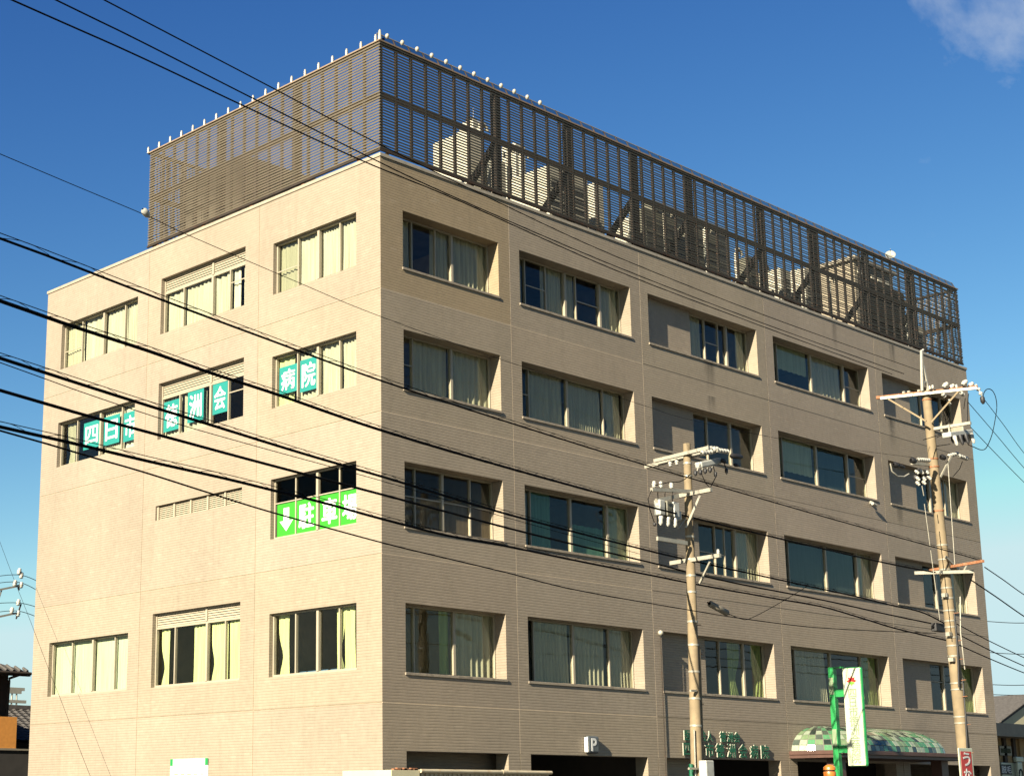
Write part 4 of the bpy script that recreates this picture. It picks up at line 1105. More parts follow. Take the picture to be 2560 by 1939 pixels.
# switch under the arm
pa, pb = at_y(Z(610, 430), -5.0), at_y(Z(820, 385), -5.0)
MB().bar(pa, pb, .22, .16).build('switch_casing', M['grey_box'], U1, .03)
for k in range(4):
    p = pa.lerp(pb, .15 + .24 * k); MB().bar(p + Vec((-.12, -.05, .02)), p + Vec((-.35, -.1, -.25)), .025).build('jumper_clamp', M['white_cap'], U1)
    MB().lathe(p + Vec((-.4, -.1, -.22)), (-.2, 0, -1), [(0, .015), (.03, .05), (.12, .045), (.16, .01)], 8).build('plug', M['rubber'], U1)
for a in ((790, 525), (905, 490)):
    p = at_y(Z(*a), -5.1); MB().lathe(p + Vec((0, 0, .08)), (0, 0, -1), [(0, .015), (.03, .045), (.12, .04), (.17, .01)], 8).build('plug', M['rubber'], U1)
    MB().tube([p + Vec((-.02, 0, .07)), p + Vec((-.05, .05, .3)), pb + Vec((0, 0, -.05))], .012, 5).build('jumper', M['cable'], U1)
MB().tube([at_y(Z(530, 520), -4.9), at_y(Z(470, 575), -4.9), at_y(Z(420, 600), -4.9), at_y(Z(290, 610), -4.9), at_y(Z(155, 640), -4.9)], .012, 5).build('jumper', M['cable'], U1)
MB().tube([at_y(Z(640, 510), -4.9), at_y(Z(690, 620), -4.9), at_y(Z(735, 665), -4.9), at_y(Z(790, 560), -4.9)], .012, 5).build('jumper', M['cable'], U1)
# second level: one arm along the street, one across, three insulators, fuse boxes
y2 = -4.62
A_, B_ = at_y(Z(120, 683), y2), at_y(Z(530, 705), y2)
MB().bar(A_, B_, .08, .09).build('cross_arm', M['galv'], U1)
for px in (150, 220, 330):
    p = at_y(Z(px, 665 + (px - 150) * .05), y2); insulator(p, (0, 0, 1), .85, U1)
arm_at_x(U1, (405, 752), (748, 685), X1 - .13, .09, .10, 'galv')
A2, B2 = at_y(Z(170, 785), y2), at_y(Z(400, 740), y2)
for k in range(3):
    c = at_y(Z(205 + 75 * k, 850 + 12 * k), y2 - .02 * k)
    MB().box((c.x - .11, c.y - .1, c.z - .26), (c.x + .11, c.y + .1, c.z + .14)).build('fuse_box', M['grey_box'] if k != 1 else M['olive_unit'], U1, .025)
    MB().lathe((c.x, c.y - .03, c.z - .26), (-.1, 0, -1), [(0, .05), (.05, .07), (.12, .05), (.2, .06), (.26, .02)], 8).build('bushing', M['ceramic'], U1)
    MB().tube([(c.x - .05, c.y, c.z + .13), (c.x - .06, c.y, c.z + .3), (c.x - .02, c.y, c.z + .42)], .012, 5).build('jumper', M['cable'], U1)
MB().bar(at_y(Z(170, 800), y2), at_y(Z(400, 750), y2), .06, .1).build('cross_arm', M['galv'], U1)
p = at_y(Z(375, 960), y2); MB().box((p.x - .16, p.y - .12, p.z - .12), (p.x + .1, p.y + .12, p.z + .12)).build('fuse_box', M['grey_box'], U1, .03)
seg_y(U1, (365, 960), (400, 1095), y2, .018, 'galv', 'brace'); seg_y(U1, (400, 1090), (480, 985), y2, .018, 'galv', 'brace'); seg_y(U1, (285, 1085), (350, 1020), y2, .012, 'galv', 'brace')
A_, B_ = at_x(Z(625, 748), X1 - .13), at_y(Z(480, 1080), -4.62)
MB().bar(A_, B_, .05, .05).build('brace', M['galv'], U1)
MB().tube([at_y(Z(120, 690), y2), at_y(Z(85, 780), y2), at_y(Z(100, 880), y2), at_y(Z(150, 1030), y2)], .012, 5).build('jumper', M['cable'], U1)
p = at_y(Z(152, 1030), y2); MB().lathe(p, (0, 0, -1), [(0, .02), (.03, .05), (.08, .03), (.1, .005)], 8).build('plug', M['rubber'], U1)
# third and fourth arms
MB().bar(at_y(Z(180, 1195), y2), at_y(Z(490, 1245), y2), .06, .10).build('cross_arm', M['galv'], U1)
arm_at_x(U1, (320, 1455), (840, 1372), X1 - .13, .09, .10, 'galv')
MB().bar(at_x(Z(735, 1440), X1 - .13), at_y(Z(625, 1665), -4.75), .05, .05).build('brace', M['galv'], U1)
p = at_x(Z(820, 1375), X1 - .13); insulator(p + Vec((0, 0, .04)), (0, 0, 1), .6, U1)
# bands, rods, conduits, meter box
def band(U, top, base, t, r, mat='galv', h=.05):
    c = top.lerp(base, t); d = (base - top).normalized()
    MB().cyl(c, c + d * h, r, r, 14).build('band', M[mat], U)
for t in (.06, .10, .29, .36, .41, .46, .55, .62, .70, .78, .86):
    band(U1, p1t, base1, t * .8, 0.098 + .067 * t * .8 + .012)
for dx, dy, r, mat, t0 in ((.16, -.06, .045, 'concrete_pole', 0.50), (.20, .04, .022, 'rubber', .40), (-.16, -.05, .035, 'grey_box', .80), (-.24, .0, .06, 'letter_green', .78), (.24, -.02, .02, 'galv', .50), (-.19, -.09, .02, 'galv', .70)):
    c = p1t.lerp(base1, t0)
    MB().cyl(c + Vec((dx, dy, 0)), base1 + Vec((dx, dy, 0)), r, n=8).build('conduit', M[mat], U1)
ZB = zm((1560, 1600), 4.941)
c = at_y(ZB(1020, 1600), -4.8); MB().box((c.x - .17, c.y - .12, c.z - .3), (c.x + .17, c.y + .12, c.z + .24)).build('meter_box', M['grey_box'], U1, .03)
for a, b in (((800, 1580), (950, 1580)), ((820, 620), (890, 620))):
    MB().bar(at_y(ZB(*a), -4.62), at_y(ZB(*b), -4.62), .05, .05).build('strap', M['galv'], U1)
for t in (.45, .52, .58, .64):
    c = p1t.lerp(base1, t); MB().cyl(c, c + Vec((.30, -.05, .02)), .012, n=5).build('step_bolt', M['rusty'], U1)

# --- the stouter pole at the right
p2t, p2b = at_y((2315, 978), -5.0), at_y((2416, 1939), -5.0)
base2 = p2b + (p2b - p2t) * ((p2b.z - 0.12) / (p2t.z - p2b.z))
U2 = thing('utility_pole', 'stout concrete utility pole with rusty top arm and red sign', 'utility pole', (base2.x, base2.y, 0.12))
MB().cyl(base2, p2t, 0.205, 0.135, 18).build('shaft', M['concrete_pole'], U2)
Z = zm((2160, 840), 4.187)
X2 = p2t.x
# lightning spike as an A frame
za = p2t.z
apex = at_y(Z(602, 150), -5.0); f1 = at_y(Z(610, 575), -5.0); f2 = at_y(Z(668, 545), -5.0); mid_ = at_y(Z(618, 310), -5.0)
MB().bar(apex, f1, .07, .07).build('spike', M['white_cap'], U2); MB().bar(mid_, f2, .07, .07).build('spike', M['white_cap'], U2)
MB().bar(f1.lerp(apex, .2), f2.lerp(mid_, .3), .05, .05).build('spike', M['white_cap'], U2)
insulator(apex + Vec((.05, 0, 0)), (.6, 0, .4), .5, U2)
# top arm, rusty channel with a pale face
zc = at_x(Z(650, 600), X2).z
a0, a1 = at_z(Z(130, 655), zc), at_z(Z(1190, 540), zc)
d = (a1 - a0).normalized(); sN = Vec((d.y, -d.x, 0))
if sN.dot(CAM - a0) < 0: sN = -sN
MB().bar(a0 + Vec((0, 0, .03)), a1 + Vec((0, 0, .03)), .10, .09).build('cross_arm', M['rusty'], U2)
MB().bar(a0 + sN * .19 + d * .15 - Vec((0, 0, .05)), a1 + sN * .19 - Vec((0, 0, .05)), .06, .08).build('cross_arm', M['galv'], U2)
for t in (.28, .33, .43, .52):
    p = a0.lerp(a1, t); MB().box((p.x - .04, p.y - .04, p.z + .076), (p.x + .04, p.y + .04, p.z + .14)).build('bolt_plate', M['galv'], U2)
for px, py, s in ((830, 495, 1.3), (900, 510, 1.2), (1030, 470, 1.3), (1100, 490, 1.2), (1150, 500, .9)):
    p = at_z(Z(px, py + 40), zc + .08); insulator(p, (.5, -.25, .5), s * .85, U2)
for px, py in ((690, 560), (720, 550), (970, 545), (1040, 530)):
    p = at_z(Z(px, py), zc + .06); insulator(p, (0, 0, 1), .6, U2)
pe = [a1, at_y(Z(1235, 625), a1.y - .1), at_y(Z(1245, 690), a1.y - .1)]
strain(pe[0], pe[1], U2); MB().lathe(pe[1], pe[2] - pe[1] + Vec((.02, 0, -.1)), [(0, .03), (.05, .07), (.18, .075), (.26, .03)], 10).build('sleeve', M['rubber'], U2)
for px, py, qx, qy in ((820, 600, 850, 640), (890, 660, 895, 730), (1010, 590, 1045, 620)):
    strain(at_y(Z(px, py), -5.3), at_y(Z(qx, qy), -5.3), U2)
MB().bar(a0.lerp(a1, .13) + sN * .2 - Vec((0, 0, .1)), at_y(Z(650, 890), -5.15), .05, .05).build('brace', M['concrete_pole'], U2)
MB().bar(a0.lerp(a1, .82) + sN * .2 - Vec((0, 0, .1)), at_y(Z(705, 900), -5.15), .05, .05).build('brace', M['concrete_pole'], U2)
# second arm carrying a switch with dark fins
z2 = at_x(Z(740, 965), X2).z
b0, b1 = at_z(Z(735, 970), z2), at_z(Z(1118, 908), z2)
MB().bar(b0, b1, .09, .09).build('cross_arm', M['galv'], U2)
s0, s1 = at_y(Z(862, 1035), b0.lerp(b1, .6).y), at_y(Z(1098, 1005), b0.lerp(b1, .6).y)
MB().bar(s0, s1, .3, .16).build('switch_casing', M['grey_box'], U2, .03)
for k in range(4):
    p = s0.lerp(s1, .12 + .25 * k) - Vec((0, .16, .06))
    MB().lathe(p, (.1, -.2, -1), [(0, .06), (.06, .075), (.16, .05), (.24, .06), (.32, .03)], 8).build('bushing', M['ceramic'] if k % 3 == 0 else M['rubber'], U2)
    MB().lathe(p + Vec((.1, .1, 0)), (.1, 0, -1), [(0, .05), (.1, .07), (.2, .03)], 8).build('bushing', M['ceramic'] if k % 2 else M['rubber'], U2)
for k in range(2):
    p = s0.lerp(s1, .15 + .6 * k); MB().bar(p + Vec((0, 0, .08)), p + Vec((0, 0, .33)), .05).build('hanger', M['galv'], U2)
# third level cluster
for px, py, r in ((520, 1300, .10), (830, 1265, .09), (340, 1345, .09), (400, 1360, .06)):
    p = at_y(Z(px, py), -5.2); MB().lathe(p - Vec((.16, 0, 0)), (1, 0, -.1), [(0, .03), (.06, r), (.2, r * .9), (.3, .03)], 9).build('sleeve', M['rubber'], U2)
strain(at_y(Z(560, 1290), -5.2), at_y(Z(690, 1300), -5.2), U2); strain(at_y(Z(880, 1255), -5.2), at_y(Z(985, 1225), -5.2), U2); strain(at_y(Z(990, 1250), -5.4), at_y(Z(1085, 1285), -5.4), U2)
MB().bar(at_y(Z(500, 1330), -4.9), at_y(Z(720, 1350), -4.9), .08, .08).build('cross_arm', M['galv'], U2)
for i_, (px, py) in enumerate(((535, 1400), (585, 1400), (640, 1400), (545, 1470), (610, 1470), (665, 1460), (545, 1520), (608, 1510))):
    p = at_y(Z(px, py), -5.1); insulator(p, (.2, -.4, -.6), .8, U2, 'bushing')
    if i_ % 2: MB().lathe(p + Vec((.06, .05, .08)), (0, 0, -1), [(0, .03), (.04, .08), (.14, .08), (.2, .03)], 8).build('fuse_holder', M['rubber'], U2)
MB().bar(at_y(Z(915, 1250), -5.25), at_y(Z(800, 1475), -5.15), .05, .05).build('brace', M['galv'], U2)
MB().tube([at_y(Z(275, 1330), -5.2), at_y(Z(290, 1410), -5.2), at_y(Z(350, 1465), -5.2), at_y(Z(420, 1470), -5.2), at_y(Z(470, 1440), -5.2)], .022, 6).build('jumper', M['white_cap'], U2)
MB().tube([at_y(Z(1030, 1310), -5.3), at_y(Z(1000, 1390), -5.3), at_y(Z(930, 1470), -5.3)], .012, 5).build('jumper', M['cable'], U2)
for a, b in (((860, 660), (830, 780)), ((830, 780), (870, 940)), ((1060, 650), (1045, 760)), ((1095, 600), (1085, 700)), ((1085, 700), (1085, 900)), ((900, 790), (880, 920)), ((620, 1085), (830, 1020)), ((760, 1150), (900, 1130)), ((760, 1060), (870, 1010))):
    MB().tube([at_y(Z(*a), -5.25), at_y(Z(*b), -5.25)], .012, 5).build('jumper', M['cable'], U2)
# low arms
ZA = zm((1940, 1040), 3.221)
zl = at_x(ZA(1350, 1255), X2).z
c0, c1 = at_z(ZA(1115, 1262), zl), at_z(ZA(1590, 1250), zl)
MB().bar(c0, c1, .09, .10).build('cross_arm', M['galv'], U2)
zl2 = at_x(ZA(1350, 1200), X2).z
c2, c3 = at_z(ZA(1240, 1240), zl2), at_z(ZA(1670, 1165), zl2)
MB().bar(c2, c3, .08, .08).build('cross_arm', M['rusty'], U2)
MB().bar(at_y(ZA(1365, 1130), -5.2), at_y(ZA(1475, 1240), -5.2), .06, .06).build('brace', M['galv'], U2)
MB().bar(at_y(ZA(1545, 1185), -5.2), at_y(ZA(1515, 1245), -5.2), .05, .05).build('brace', M['galv'], U2)
def r2(t): return 0.135 + .07 * t
for t in (.02, .17, .19, .30, .385, .42, .445, .49, .515, .545, .57, .585, .61, .63, .655, .72, .735, .80, .815):
    band(U2, p2t, base2, t * .9, r2(t * .9) + .015, 'galv' if t > .35 else 'rusty', .045)
for t in (.50, .56, .60, .645, .68, .74, .80, .85, .9):
    c = p2t.lerp(base2, t); MB().cyl(c + Vec((-.05, -.15, 0)), c + Vec((-.12, -.36, .01)), .012, n=5).build('step_bolt', M['rusty'], U2)
for t0, t1, dx, r, mat in ((.64, .80, -.14, .03, 'rubber'), (.46, .62, .26, .02, 'galv'), (.50, .66, -.24, .03, 'rubber')):
    MB().tube([p2t.lerp(base2, t0) + Vec((dx + .2, -.18, 0)), p2t.lerp(base2, (t0 + t1) / 2) + Vec((dx * .6, -.22, 0)), p2t.lerp(base2, t1) + Vec((dx, -.18, 0))], r, 6).build('conduit', M[mat], U2)
for t in (.46, .545, .60):
    c = p2t.lerp(base2, t); MB().box((c.x - .30, c.y - .12, c.z - .06), (c.x - .18, c.y + .04, c.z + .06)).build('clamp', M['galv'], U2)
# hanging rods on both sides
for a, b in (((1175, 560), (1190, 640)), ((1195, 705), (1320, 1640)), ((1385, 380), (1440, 1200))):
    MB().cyl(at_y(ZA(*a), -5.3), at_y(ZA(*b), -5.3), .013, n=5).build('rod', M['galv'], U2)
# red sign strapped to the pole
ZR = zm((2200, 1500), 3.817)
sa, sb = at_y(ZR(735, 1405), -5.25), at_y(ZR(865, 1412), -5.25)
rsn = thing('pole_sign', 'red vertical sign with white hiragana strapped to the right pole', 'sign', (sa.x, -5.25, 1.2))
MB().box((sa.x, -5.30, 0.9), (sb.x, -5.26, sa.z)).build('board', M['sign_white'], rsn, .015)
wdt = sb.x - sa.x
MB().box((sa.x + .1, -5.306, 1.0), (sb.x - .1, -5.301, sa.z - .1)).build('red_field', M['red'], rsn)
for k, ch in enumerate('うなぎ'):
    text('lettering', ch, .46, ((sa.x + sb.x) / 2, -5.312, sa.z - .33 - k * .48), (1, 0, 0), (0, 0, 1), M['white_print'], rsn, extr=.003, bold=.02, width=wdt * .50)

# ------------------------------------------------------------------ cables
# the line comes in from a pole beyond the left edge, passes the slim pole and turns at the stout one
QA, Q1, Q2, Q3 = Vec((-18.0, -12.7, 0)), Vec((X1, -4.5, 0)), Vec((X2 + .2, -5.0, 0)), Vec((X2 + 26, 1.9, 0))
def on_path(S, off=0.0):
    d = ray(S)
    def hit(a, b):
        t = (b - a); nn = Vec((t.y, -t.x, 0)).normalized()
        a2 = a + nn * off
        k = (a2 - CAM).dot(nn) / d.dot(nn)
        return CAM + d * k
    if S[0] < 1730: return hit(QA, Q1)
    if S[0] < 2370: return hit(Q1, Q2)
    return hit(Q2, Q3)
def spline(pts, n=8):
    out = []
    for i in range(len(pts) - 1):
        p0, p1, p2, p3 = pts[max(i - 1, 0)], pts[i], pts[i + 1], pts[min(i + 2, len(pts) - 1)]
        for k in range(n):
            t = k / n
            out.append(0.5 * ((2 * p1) + (p2 - p0) * t + (2 * p0 - 5 * p1 + 4 * p2 - p3) * t * t + (3 * p1 - p0 - 3 * p2 + p3) * t ** 3))
    out.append(pts[-1]); return out
def cable(S, off, r, label, ext=True, world=None, group='overhead cables', loops=0):
    pts = world or [on_path(s, off) for s in S]
    if ext:
        e = (pts[0] - pts[1]).normalized(); pts = [pts[0] + e * 9.0] + pts
    path = spline([Vec(p) for p in pts])
    o = MB().tube(path, r, 6).build('cable', M['cable'])
    tag(o, label, 'cable', group)
    if loops:
        # spiral of the thin hanger wire round the cable and its messenger
        hp = []
        L = 0.0
        for a, b in zip(path[:-1], path[1:]):
            seg = (b - a).length; m = max(1, int(seg / .12))
            for k in range(m):
                s = (L + seg * k / m) / loops * 2 * math.pi
                p = a.lerp(b, k / m)
                hp.append(p + Vec((0.0, math.cos(s) * .02, .03 + math.sin(s) * .038)))
            L += seg
        h = MB().tube(hp, .004, 4).build('hanger_wire', M['cable'], o)
        m2 = MB().tube([p + Vec((0, 0, .065)) for p in path], .006, 5).build('messenger_wire', M['cable'], o)
    return path
a_ = [(260, 0), (374.6, 60), (660, 209), (942.6, 357.8), (1240, 503), (1540, 641), (1920, 791), (2304, 928)]
cable(a_, -.8, .011, 'uppermost thin wire from the top edge across the louvre screen')
b_ = [(139, 0), (340, 98), (620, 240), (908, 385.5), (1134, 492), (1540, 666), (1900, 805), (2260, 934)]
cable(b_, 0.0, .011, 'second thin wire from the top edge crossing the screen corner')
c_ = [(29, 0), (340, 138), (620, 270), (908, 403), (1150, 503), (1540, 676), (1880, 806), (2230, 935)]
cable(c_, .8, .011, 'third thin wire from the top edge crossing the screen corner')
d_ = [(0, 385), (185, 463), (371, 541), (469, 587), (741, 704), (949, 790), (1273, 905), (1600, 1010), (1730, 1050), (2000, 1105), (2300, 1145)]
cable(d_, .4, .005, 'faint thin wire with a white insulator at the screen end')
p = on_path((371, 541), .4)
ins = MB().lathe(p - Vec((.12, .04, -.06)), (1, .35, -.5), [(0, .015), (.02, .04), (.07, .05), (.12, .04), (.16, .012)], 10).build('line_insulator', M['ceramic'])
tag(ins, 'small white insulator on the wire at the left end of the screen', 'insulator')
e_ = [(0, 596), (120, 640), (382, 741), (648, 840), (952, 951), (1273, 1056), (1600, 1158), (1730, 1196), (2034, 1283.6), (2200, 1330), (2360, 1374), (2455, 1401)]
cable(e_, .3, .016, 'cable crossing high over both walls to the rusty lower arm', loops=1.3)
f_ = [(0, 752), (173.6, 812.7), (373, 877.8), (520.8, 929.9), (694.4, 986.3), (960, 1077.4), (1280, 1172), (1600, 1259.8), (1730, 1293), (1925.5, 1340), (2207.6, 1405), (2338, 1430)]
cable(f_, 0, .024, 'thick black cable below the highest looped one', loops=.9)
g_ = [(0, 895), (108.5, 930), (338.5, 1003.6), (520.8, 1060), (759.5, 1133.9), (960, 1192.4), (1280, 1288), (1600, 1370.5), (1730, 1401), (1985, 1456.5), (2139, 1490), (2222, 1510.5), (2305.6, 1530), (2366, 1560)]
cable(g_, -.3, .022, 'thick black cable crossing the middle window of the fourth floor', loops=1.0)
h_ = [(0, 975.4), (217, 1038.4), (434, 1097), (651, 1155.6), (960, 1237), (1280, 1322), (1476, 1370), (1640, 1408.6), (1735.7, 1433.6), (1856, 1460.6), (2056, 1499), (2222, 1535.5), (2340, 1560)]
cable(h_, -.6, .022, 'plain black cable below the fourth floor windows')
i_ = [(0, 1066.6), (173.6, 1105.6), (373, 1153), (564, 1196), (694, 1228), (810.7, 1256.8), (960, 1298), (1118.8, 1338), (1261.9, 1364), (1476.5, 1408), (1640, 1439.8), (1744, 1460.6), (1931, 1494), (2056, 1516), (2160, 1546), (2243, 1571), (2368, 1600)]
cable(i_, -.2, .022, 'lowest thick cable with looped hanger wire', loops=1.1)
j_ = [(0, 1076), (110, 1107), (238, 1144.8), (362, 1180.5), (520, 1230.6), (682, 1280.7), (960, 1357), (1118.8, 1395.4), (1261.9, 1429.4), (1440.7, 1474), (1700, 1520), (1848, 1543.8), (2056, 1568.8), (2340, 1582)]
cable(j_, .2, .012, 'lowest slim cable passing under the lime sheets')
k_ = [(0, 906), (217, 984), (434, 1056), (651, 1118), (960, 1203), (1280, 1297), (1600, 1384)]
cable(k_, .35, .006, 'hair thin wire just under the fourth floor cable')
l_ = [(1600, 1425), (1790, 1480), (1860, 1545), (1930, 1500), (2030, 1462)]
cable(None, 0, .009, 'slack drop wire looping down beside the splice closure', False, [on_path((1795, 1520), -.3), on_path((1850, 1545), -.3), on_path((1880, 1543), -.3), on_path((1960, 1500), -.3), on_path((2022, 1462), -.3)])
# splice closures hanging on the cables
def closure(S0, S1, off, r, label):
    a, b = on_path(S0, off), on_path(S1, off)
    t = thing('splice_closure', label, 'cable closure', a.lerp(b, .5))
    L = (b - a).length
    MB().lathe(a, b - a, [(0, r * .5), (.02, r), (L - .02, r), (L, r * .5)], 12).build('body', M['grey_band'], t)
    MB().cyl(a - (b - a) * .12, a, .02).build('cable_entry', M['cable'], t); MB().cyl(b, b + (b - a) * .12, .02).build('cable_entry', M['cable'], t)
closure((1774, 1508), (1818, 1532), -.3, .085, 'dark grey splice closure hanging right of the slim pole')
q = on_path((2345, 1568), -.45)
bx = thing('cable_box', 'black terminal box on the cable at the right pole', 'cable box', q)
MB().box((q.x - .28, q.y - .09, q.z - .13), (q.x + .28, q.y + .09, q.z + .13)).build('body', M['rubber'], bx, .02)
MB().cyl((q.x - .34, q.y, q.z), (q.x - .28, q.y, q.z), .03).build('cable_entry', M['cable'], bx)
# beyond the stout pole
for S, r, lab in (([(2392.6, 1559), (2472.5, 1600.9), (2560, 1642.8), (2640, 1678)], .016, 'upper of three cables leaving the right pole low'),
                  ([(2393.9, 1583.8), (2480, 1627), (2560, 1663.7), (2640, 1697)], .018, 'middle of three cables leaving the right pole low'),
                  ([(2396.5, 1611), (2480, 1648), (2560, 1680.8), (2640, 1710)], .018, 'lowest of three cables leaving the right pole low'),
                  ([(2461.6, 1417), (2510, 1450), (2560, 1485.6), (2640, 1535)], .018, 'cable leaving the rusty lower arm to the right'),
                  ([(2426, 1448), (2490, 1491), (2560, 1539.7), (2640, 1590)], .022, 'thick cable leaving the pale lower arm to the right'),
                  ([(2462, 1000), (2510, 1063), (2560, 1132), (2640, 1225)], .013, 'highest wire leaving the top arm to the right'),
                  ([(2420, 1004.8), (2490, 1086), (2560, 1169), (2640, 1255)], .013, 'second wire leaving the top arm to the right'),
                  ([(2426, 1067), (2490, 1134), (2560, 1205), (2640, 1282)], .013, 'third wire leaving the switch arm to the right')):
    cable(S, 0, r, lab, False)
Z = zm((2160, 840), 4.187)
cable(None, 0, .014, 'slack black wire looping right of the top arm', False, [at_y(Z(*a), -5.6) for a in ((1245, 640), (1262, 580), (1300, 552), (1345, 572), (1378, 640), (1390, 740), (1375, 860), (1345, 1010), (1310, 1110), (1270, 1178), (1220, 1188), (1150, 1160), (1090, 1135))])
# far wires of the next street, right of the hospital and left of it
for k, (y0, y1) in enumerate(((1550, 1553), (1627, 1631), (1708, 1706), (1733, 1730), (1741, 1738))):
    a, b = at_x((2440, y0), 95), at_x((2640, y1), 95)
    cable(None, 0, .03, f'{["topmost", "second", "third", "fourth", "lowest"][k]} distant wire in the sky right of the hospital', False, [a, a.lerp(b, .5) - Vec((0, 0, .15)), b])
FY = 44.0
for k, pts in enumerate((((-60, 1448), (45, 1436), (110, 1460)), ((-60, 1466), (42, 1454), (110, 1485)), ((-60, 1511), (45, 1506), (110, 1523)), ((-60, 1538), (40, 1526), (110, 1549)))):
    cable(None, 0, .018, f'{["highest", "second", "third", "lowest"][k]} far wire left of the hospital', False, [at_y(p, FY) for p in pts])
gy = [(-20, 1300), (0, 1354.6), (36, 1450), (71.5, 1540), (121, 1670), (149.8, 1742.5), (194.7, 1860), (240, 1975)]
cable(None, 0, .006, 'thin guy wire slanting across the lower left wall', False, [at_x(s, -1.2 - .0 * k) for k, s in enumerate(gy)])

# far pole arms at the left edge
fp = at_y((-30, 1500), FY)
FPOLE = thing('utility_pole', 'distant utility pole with insulator arms at the left edge', 'utility pole', (fp.x, FY, 0))
MB().cyl((fp.x, FY, 0), (fp.x, FY, fp.z + 1.6), .2, .12, 10).build('shaft', M['concrete_pole'], FPOLE)
ZF = zm((0, 1380), 6.44)
for (ax, ay, bx_, by), pins in (((-200, 640, 300, 540), ((230, 520), (300, 330), (335, 395), (330, 550))), ((-200, 1075, 250, 980), ((285, 830), (180, 960), (280, 1010)))):
    MB().bar(at_y(ZF(ax, ay), FY), at_y(ZF(bx_, by), FY), .10, .10).build('cross_arm', M['galv'], FPOLE)
    for (x, y) in pins:
        insulator(at_y(ZF(x, y + 25), FY), (.2, 0, 1), 1.6, FPOLE)
    MB().bar(at_y(ZF(pins[0][0] + 55, pins[0][1]), FY), at_y(ZF(pins[-1][0] - 20, pins[-1][1] + 60), FY), .06, .06).build('riser', M['frame_dark'], FPOLE)
MB().bar(at_y(ZF(25, 610), FY), at_y(ZF(-120, 1050), FY), .06, .06).build('brace', M['galv'], FPOLE)

# ------------------------------------------------------------------ hospital sign on a green post
xs = 15.6
ZC = zm((1960, 1620), 3.687)
tl, tr = at_x(ZC(530, 178), xs), at_x(ZC(690, 160), xs)
bl = at_x(ZC(585, 1090), xs)
SG = thing('hospital_sign', 'tall white hospital sign with red and green emblem on green post', 'sign', (xs, tl.y + .5, 0.12))
yL, yR, zT, zB = tl.y, tr.y - .05, tl.z, bl.z
thk = .16
bo = MB().box((xs, yR, zB), (xs + thk, yL, zT)).build('sign_box', M['sign_green'], SG, .07)
MB().box((xs - .018, yR + .03, zB + .03), (xs - .002, yL - .03, zT - .03)).build('face', M['sign_white'], SG, .007)
yc = (yL + yR) / 2
wF = yL - yR
for k, ch in enumerate('四日市徳洲会病院'):
    text('lettering', ch, wF * .50, (xs - .022, yc, zT - (zT - zB) * (.265 + k * .093)), (0, -1, 0), (0, 0, 1), M['sign_faint'], SG, extr=.002, bold=.008)
# emblem: red petals over green leaves
ez = zT - (zT - zB) * .145
for k in range(5):
    a = R(90 + (k - 2) * 42)
    m = MB(); L = wF * .27
    d = Vec((0, -math.cos(a), math.sin(a))); s = Vec((0, math.sin(a), math.cos(a)))
    c0 = Vec((xs - .021, yc, ez))
    pts = [c0, c0 + d * L * .55 + s * L * .24, c0 + d * L, c0 + d * L * .55 - s * L * .24]
    m.add(pts + [p + Vec((-.003, 0, 0)) for p in pts], [(4, 5, 6, 7), (3, 2, 1, 0), (0, 1, 5, 4), (1, 2, 6, 5), (2, 3, 7, 6), (3, 0, 4, 7)]); m.build('emblem_petal', M['red'], SG)
for k in range(3):
    a = R(-90 + (k - 1) * 55)
    m = MB(); L = wF * .20
    d = Vec((0, -math.cos(a), math.sin(a))); s = Vec((0, math.sin(a), math.cos(a)))
    c0 = Vec((xs - .021, yc, ez - wF * .02))
    pts = [c0, c0 + d * L * .5 + s * L * .3, c0 + d * L, c0 + d * L * .5 - s * L * .3]
    m.add(pts + [p + Vec((-.003, 0, 0)) for p in pts], [(4, 5, 6, 7), (3, 2, 1, 0), (0, 1, 5, 4), (1, 2, 6, 5), (2, 3, 7, 6), (3, 0, 4, 7)]); m.build('emblem_leaf', M['emblem_green'], SG)
pT, pB = at_x(ZC(440, 178), xs + .1), at_x(ZC(500, 1176), xs + .1)
yp = pT.y
MB().box((xs + .02, yp - .09, 0.12), (xs + .20, yp + .09, pT.z)).build('post', M['sign_green'], SG, .01)
MB().box((xs + .10, yL + .001, pT.z - .03), (xs + .18, yp + .1, pT.z + .02)).build('top_bar', M['sign_green'], SG)
for zz in (at_x(ZC(500, 410), xs).z, at_x(ZC(540, 925), xs).z):
    MB().box((xs + .06, yL + .001, zz - .11), (xs + .16, yp - .091, zz + .11)).build('arm', M['sign_green'], SG)
for zz in (.22, .50, .78):
    MB().box((xs + .012, yp - .07, pT.z * (1 - zz) + .4), (xs + .018, yp + .07, pT.z * (1 - zz) + .9)).build('faded_patch', M['sign_faint'], SG)

# orange traffic mirror, mostly below the frame
om = at_x(ZC(417, 1068), 14.2)
TM = thing('warning_lamp', 'small orange domed warning lamp on a post beside the green sign post', 'lamp', (om.x, om.y, 0.12))
MB().cyl((om.x, om.y, .12), (om.x, om.y, om.z - .5), .04, n=10).build('post', M['frame_dark'], TM)
MB().lathe((om.x, om.y, om.z), (0, 0, -1), [(0, .005), (.015, .09), (.05, .15), (.10, .175), (.155, .175)], 18).build('dome', M['orange_paint'], TM)
MB().lathe((om.x, om.y, om.z), (0, 0, -1), [(.155, .15), (.20, .15)], 18).build('ring', M['frame_dark'], TM)
MB().lathe((om.x, om.y, om.z), (0, 0, -1), [(.20, .17), (.22, .178), (.45, .17), (.50, .05)], 18).build('body', M['orange_paint'], TM)

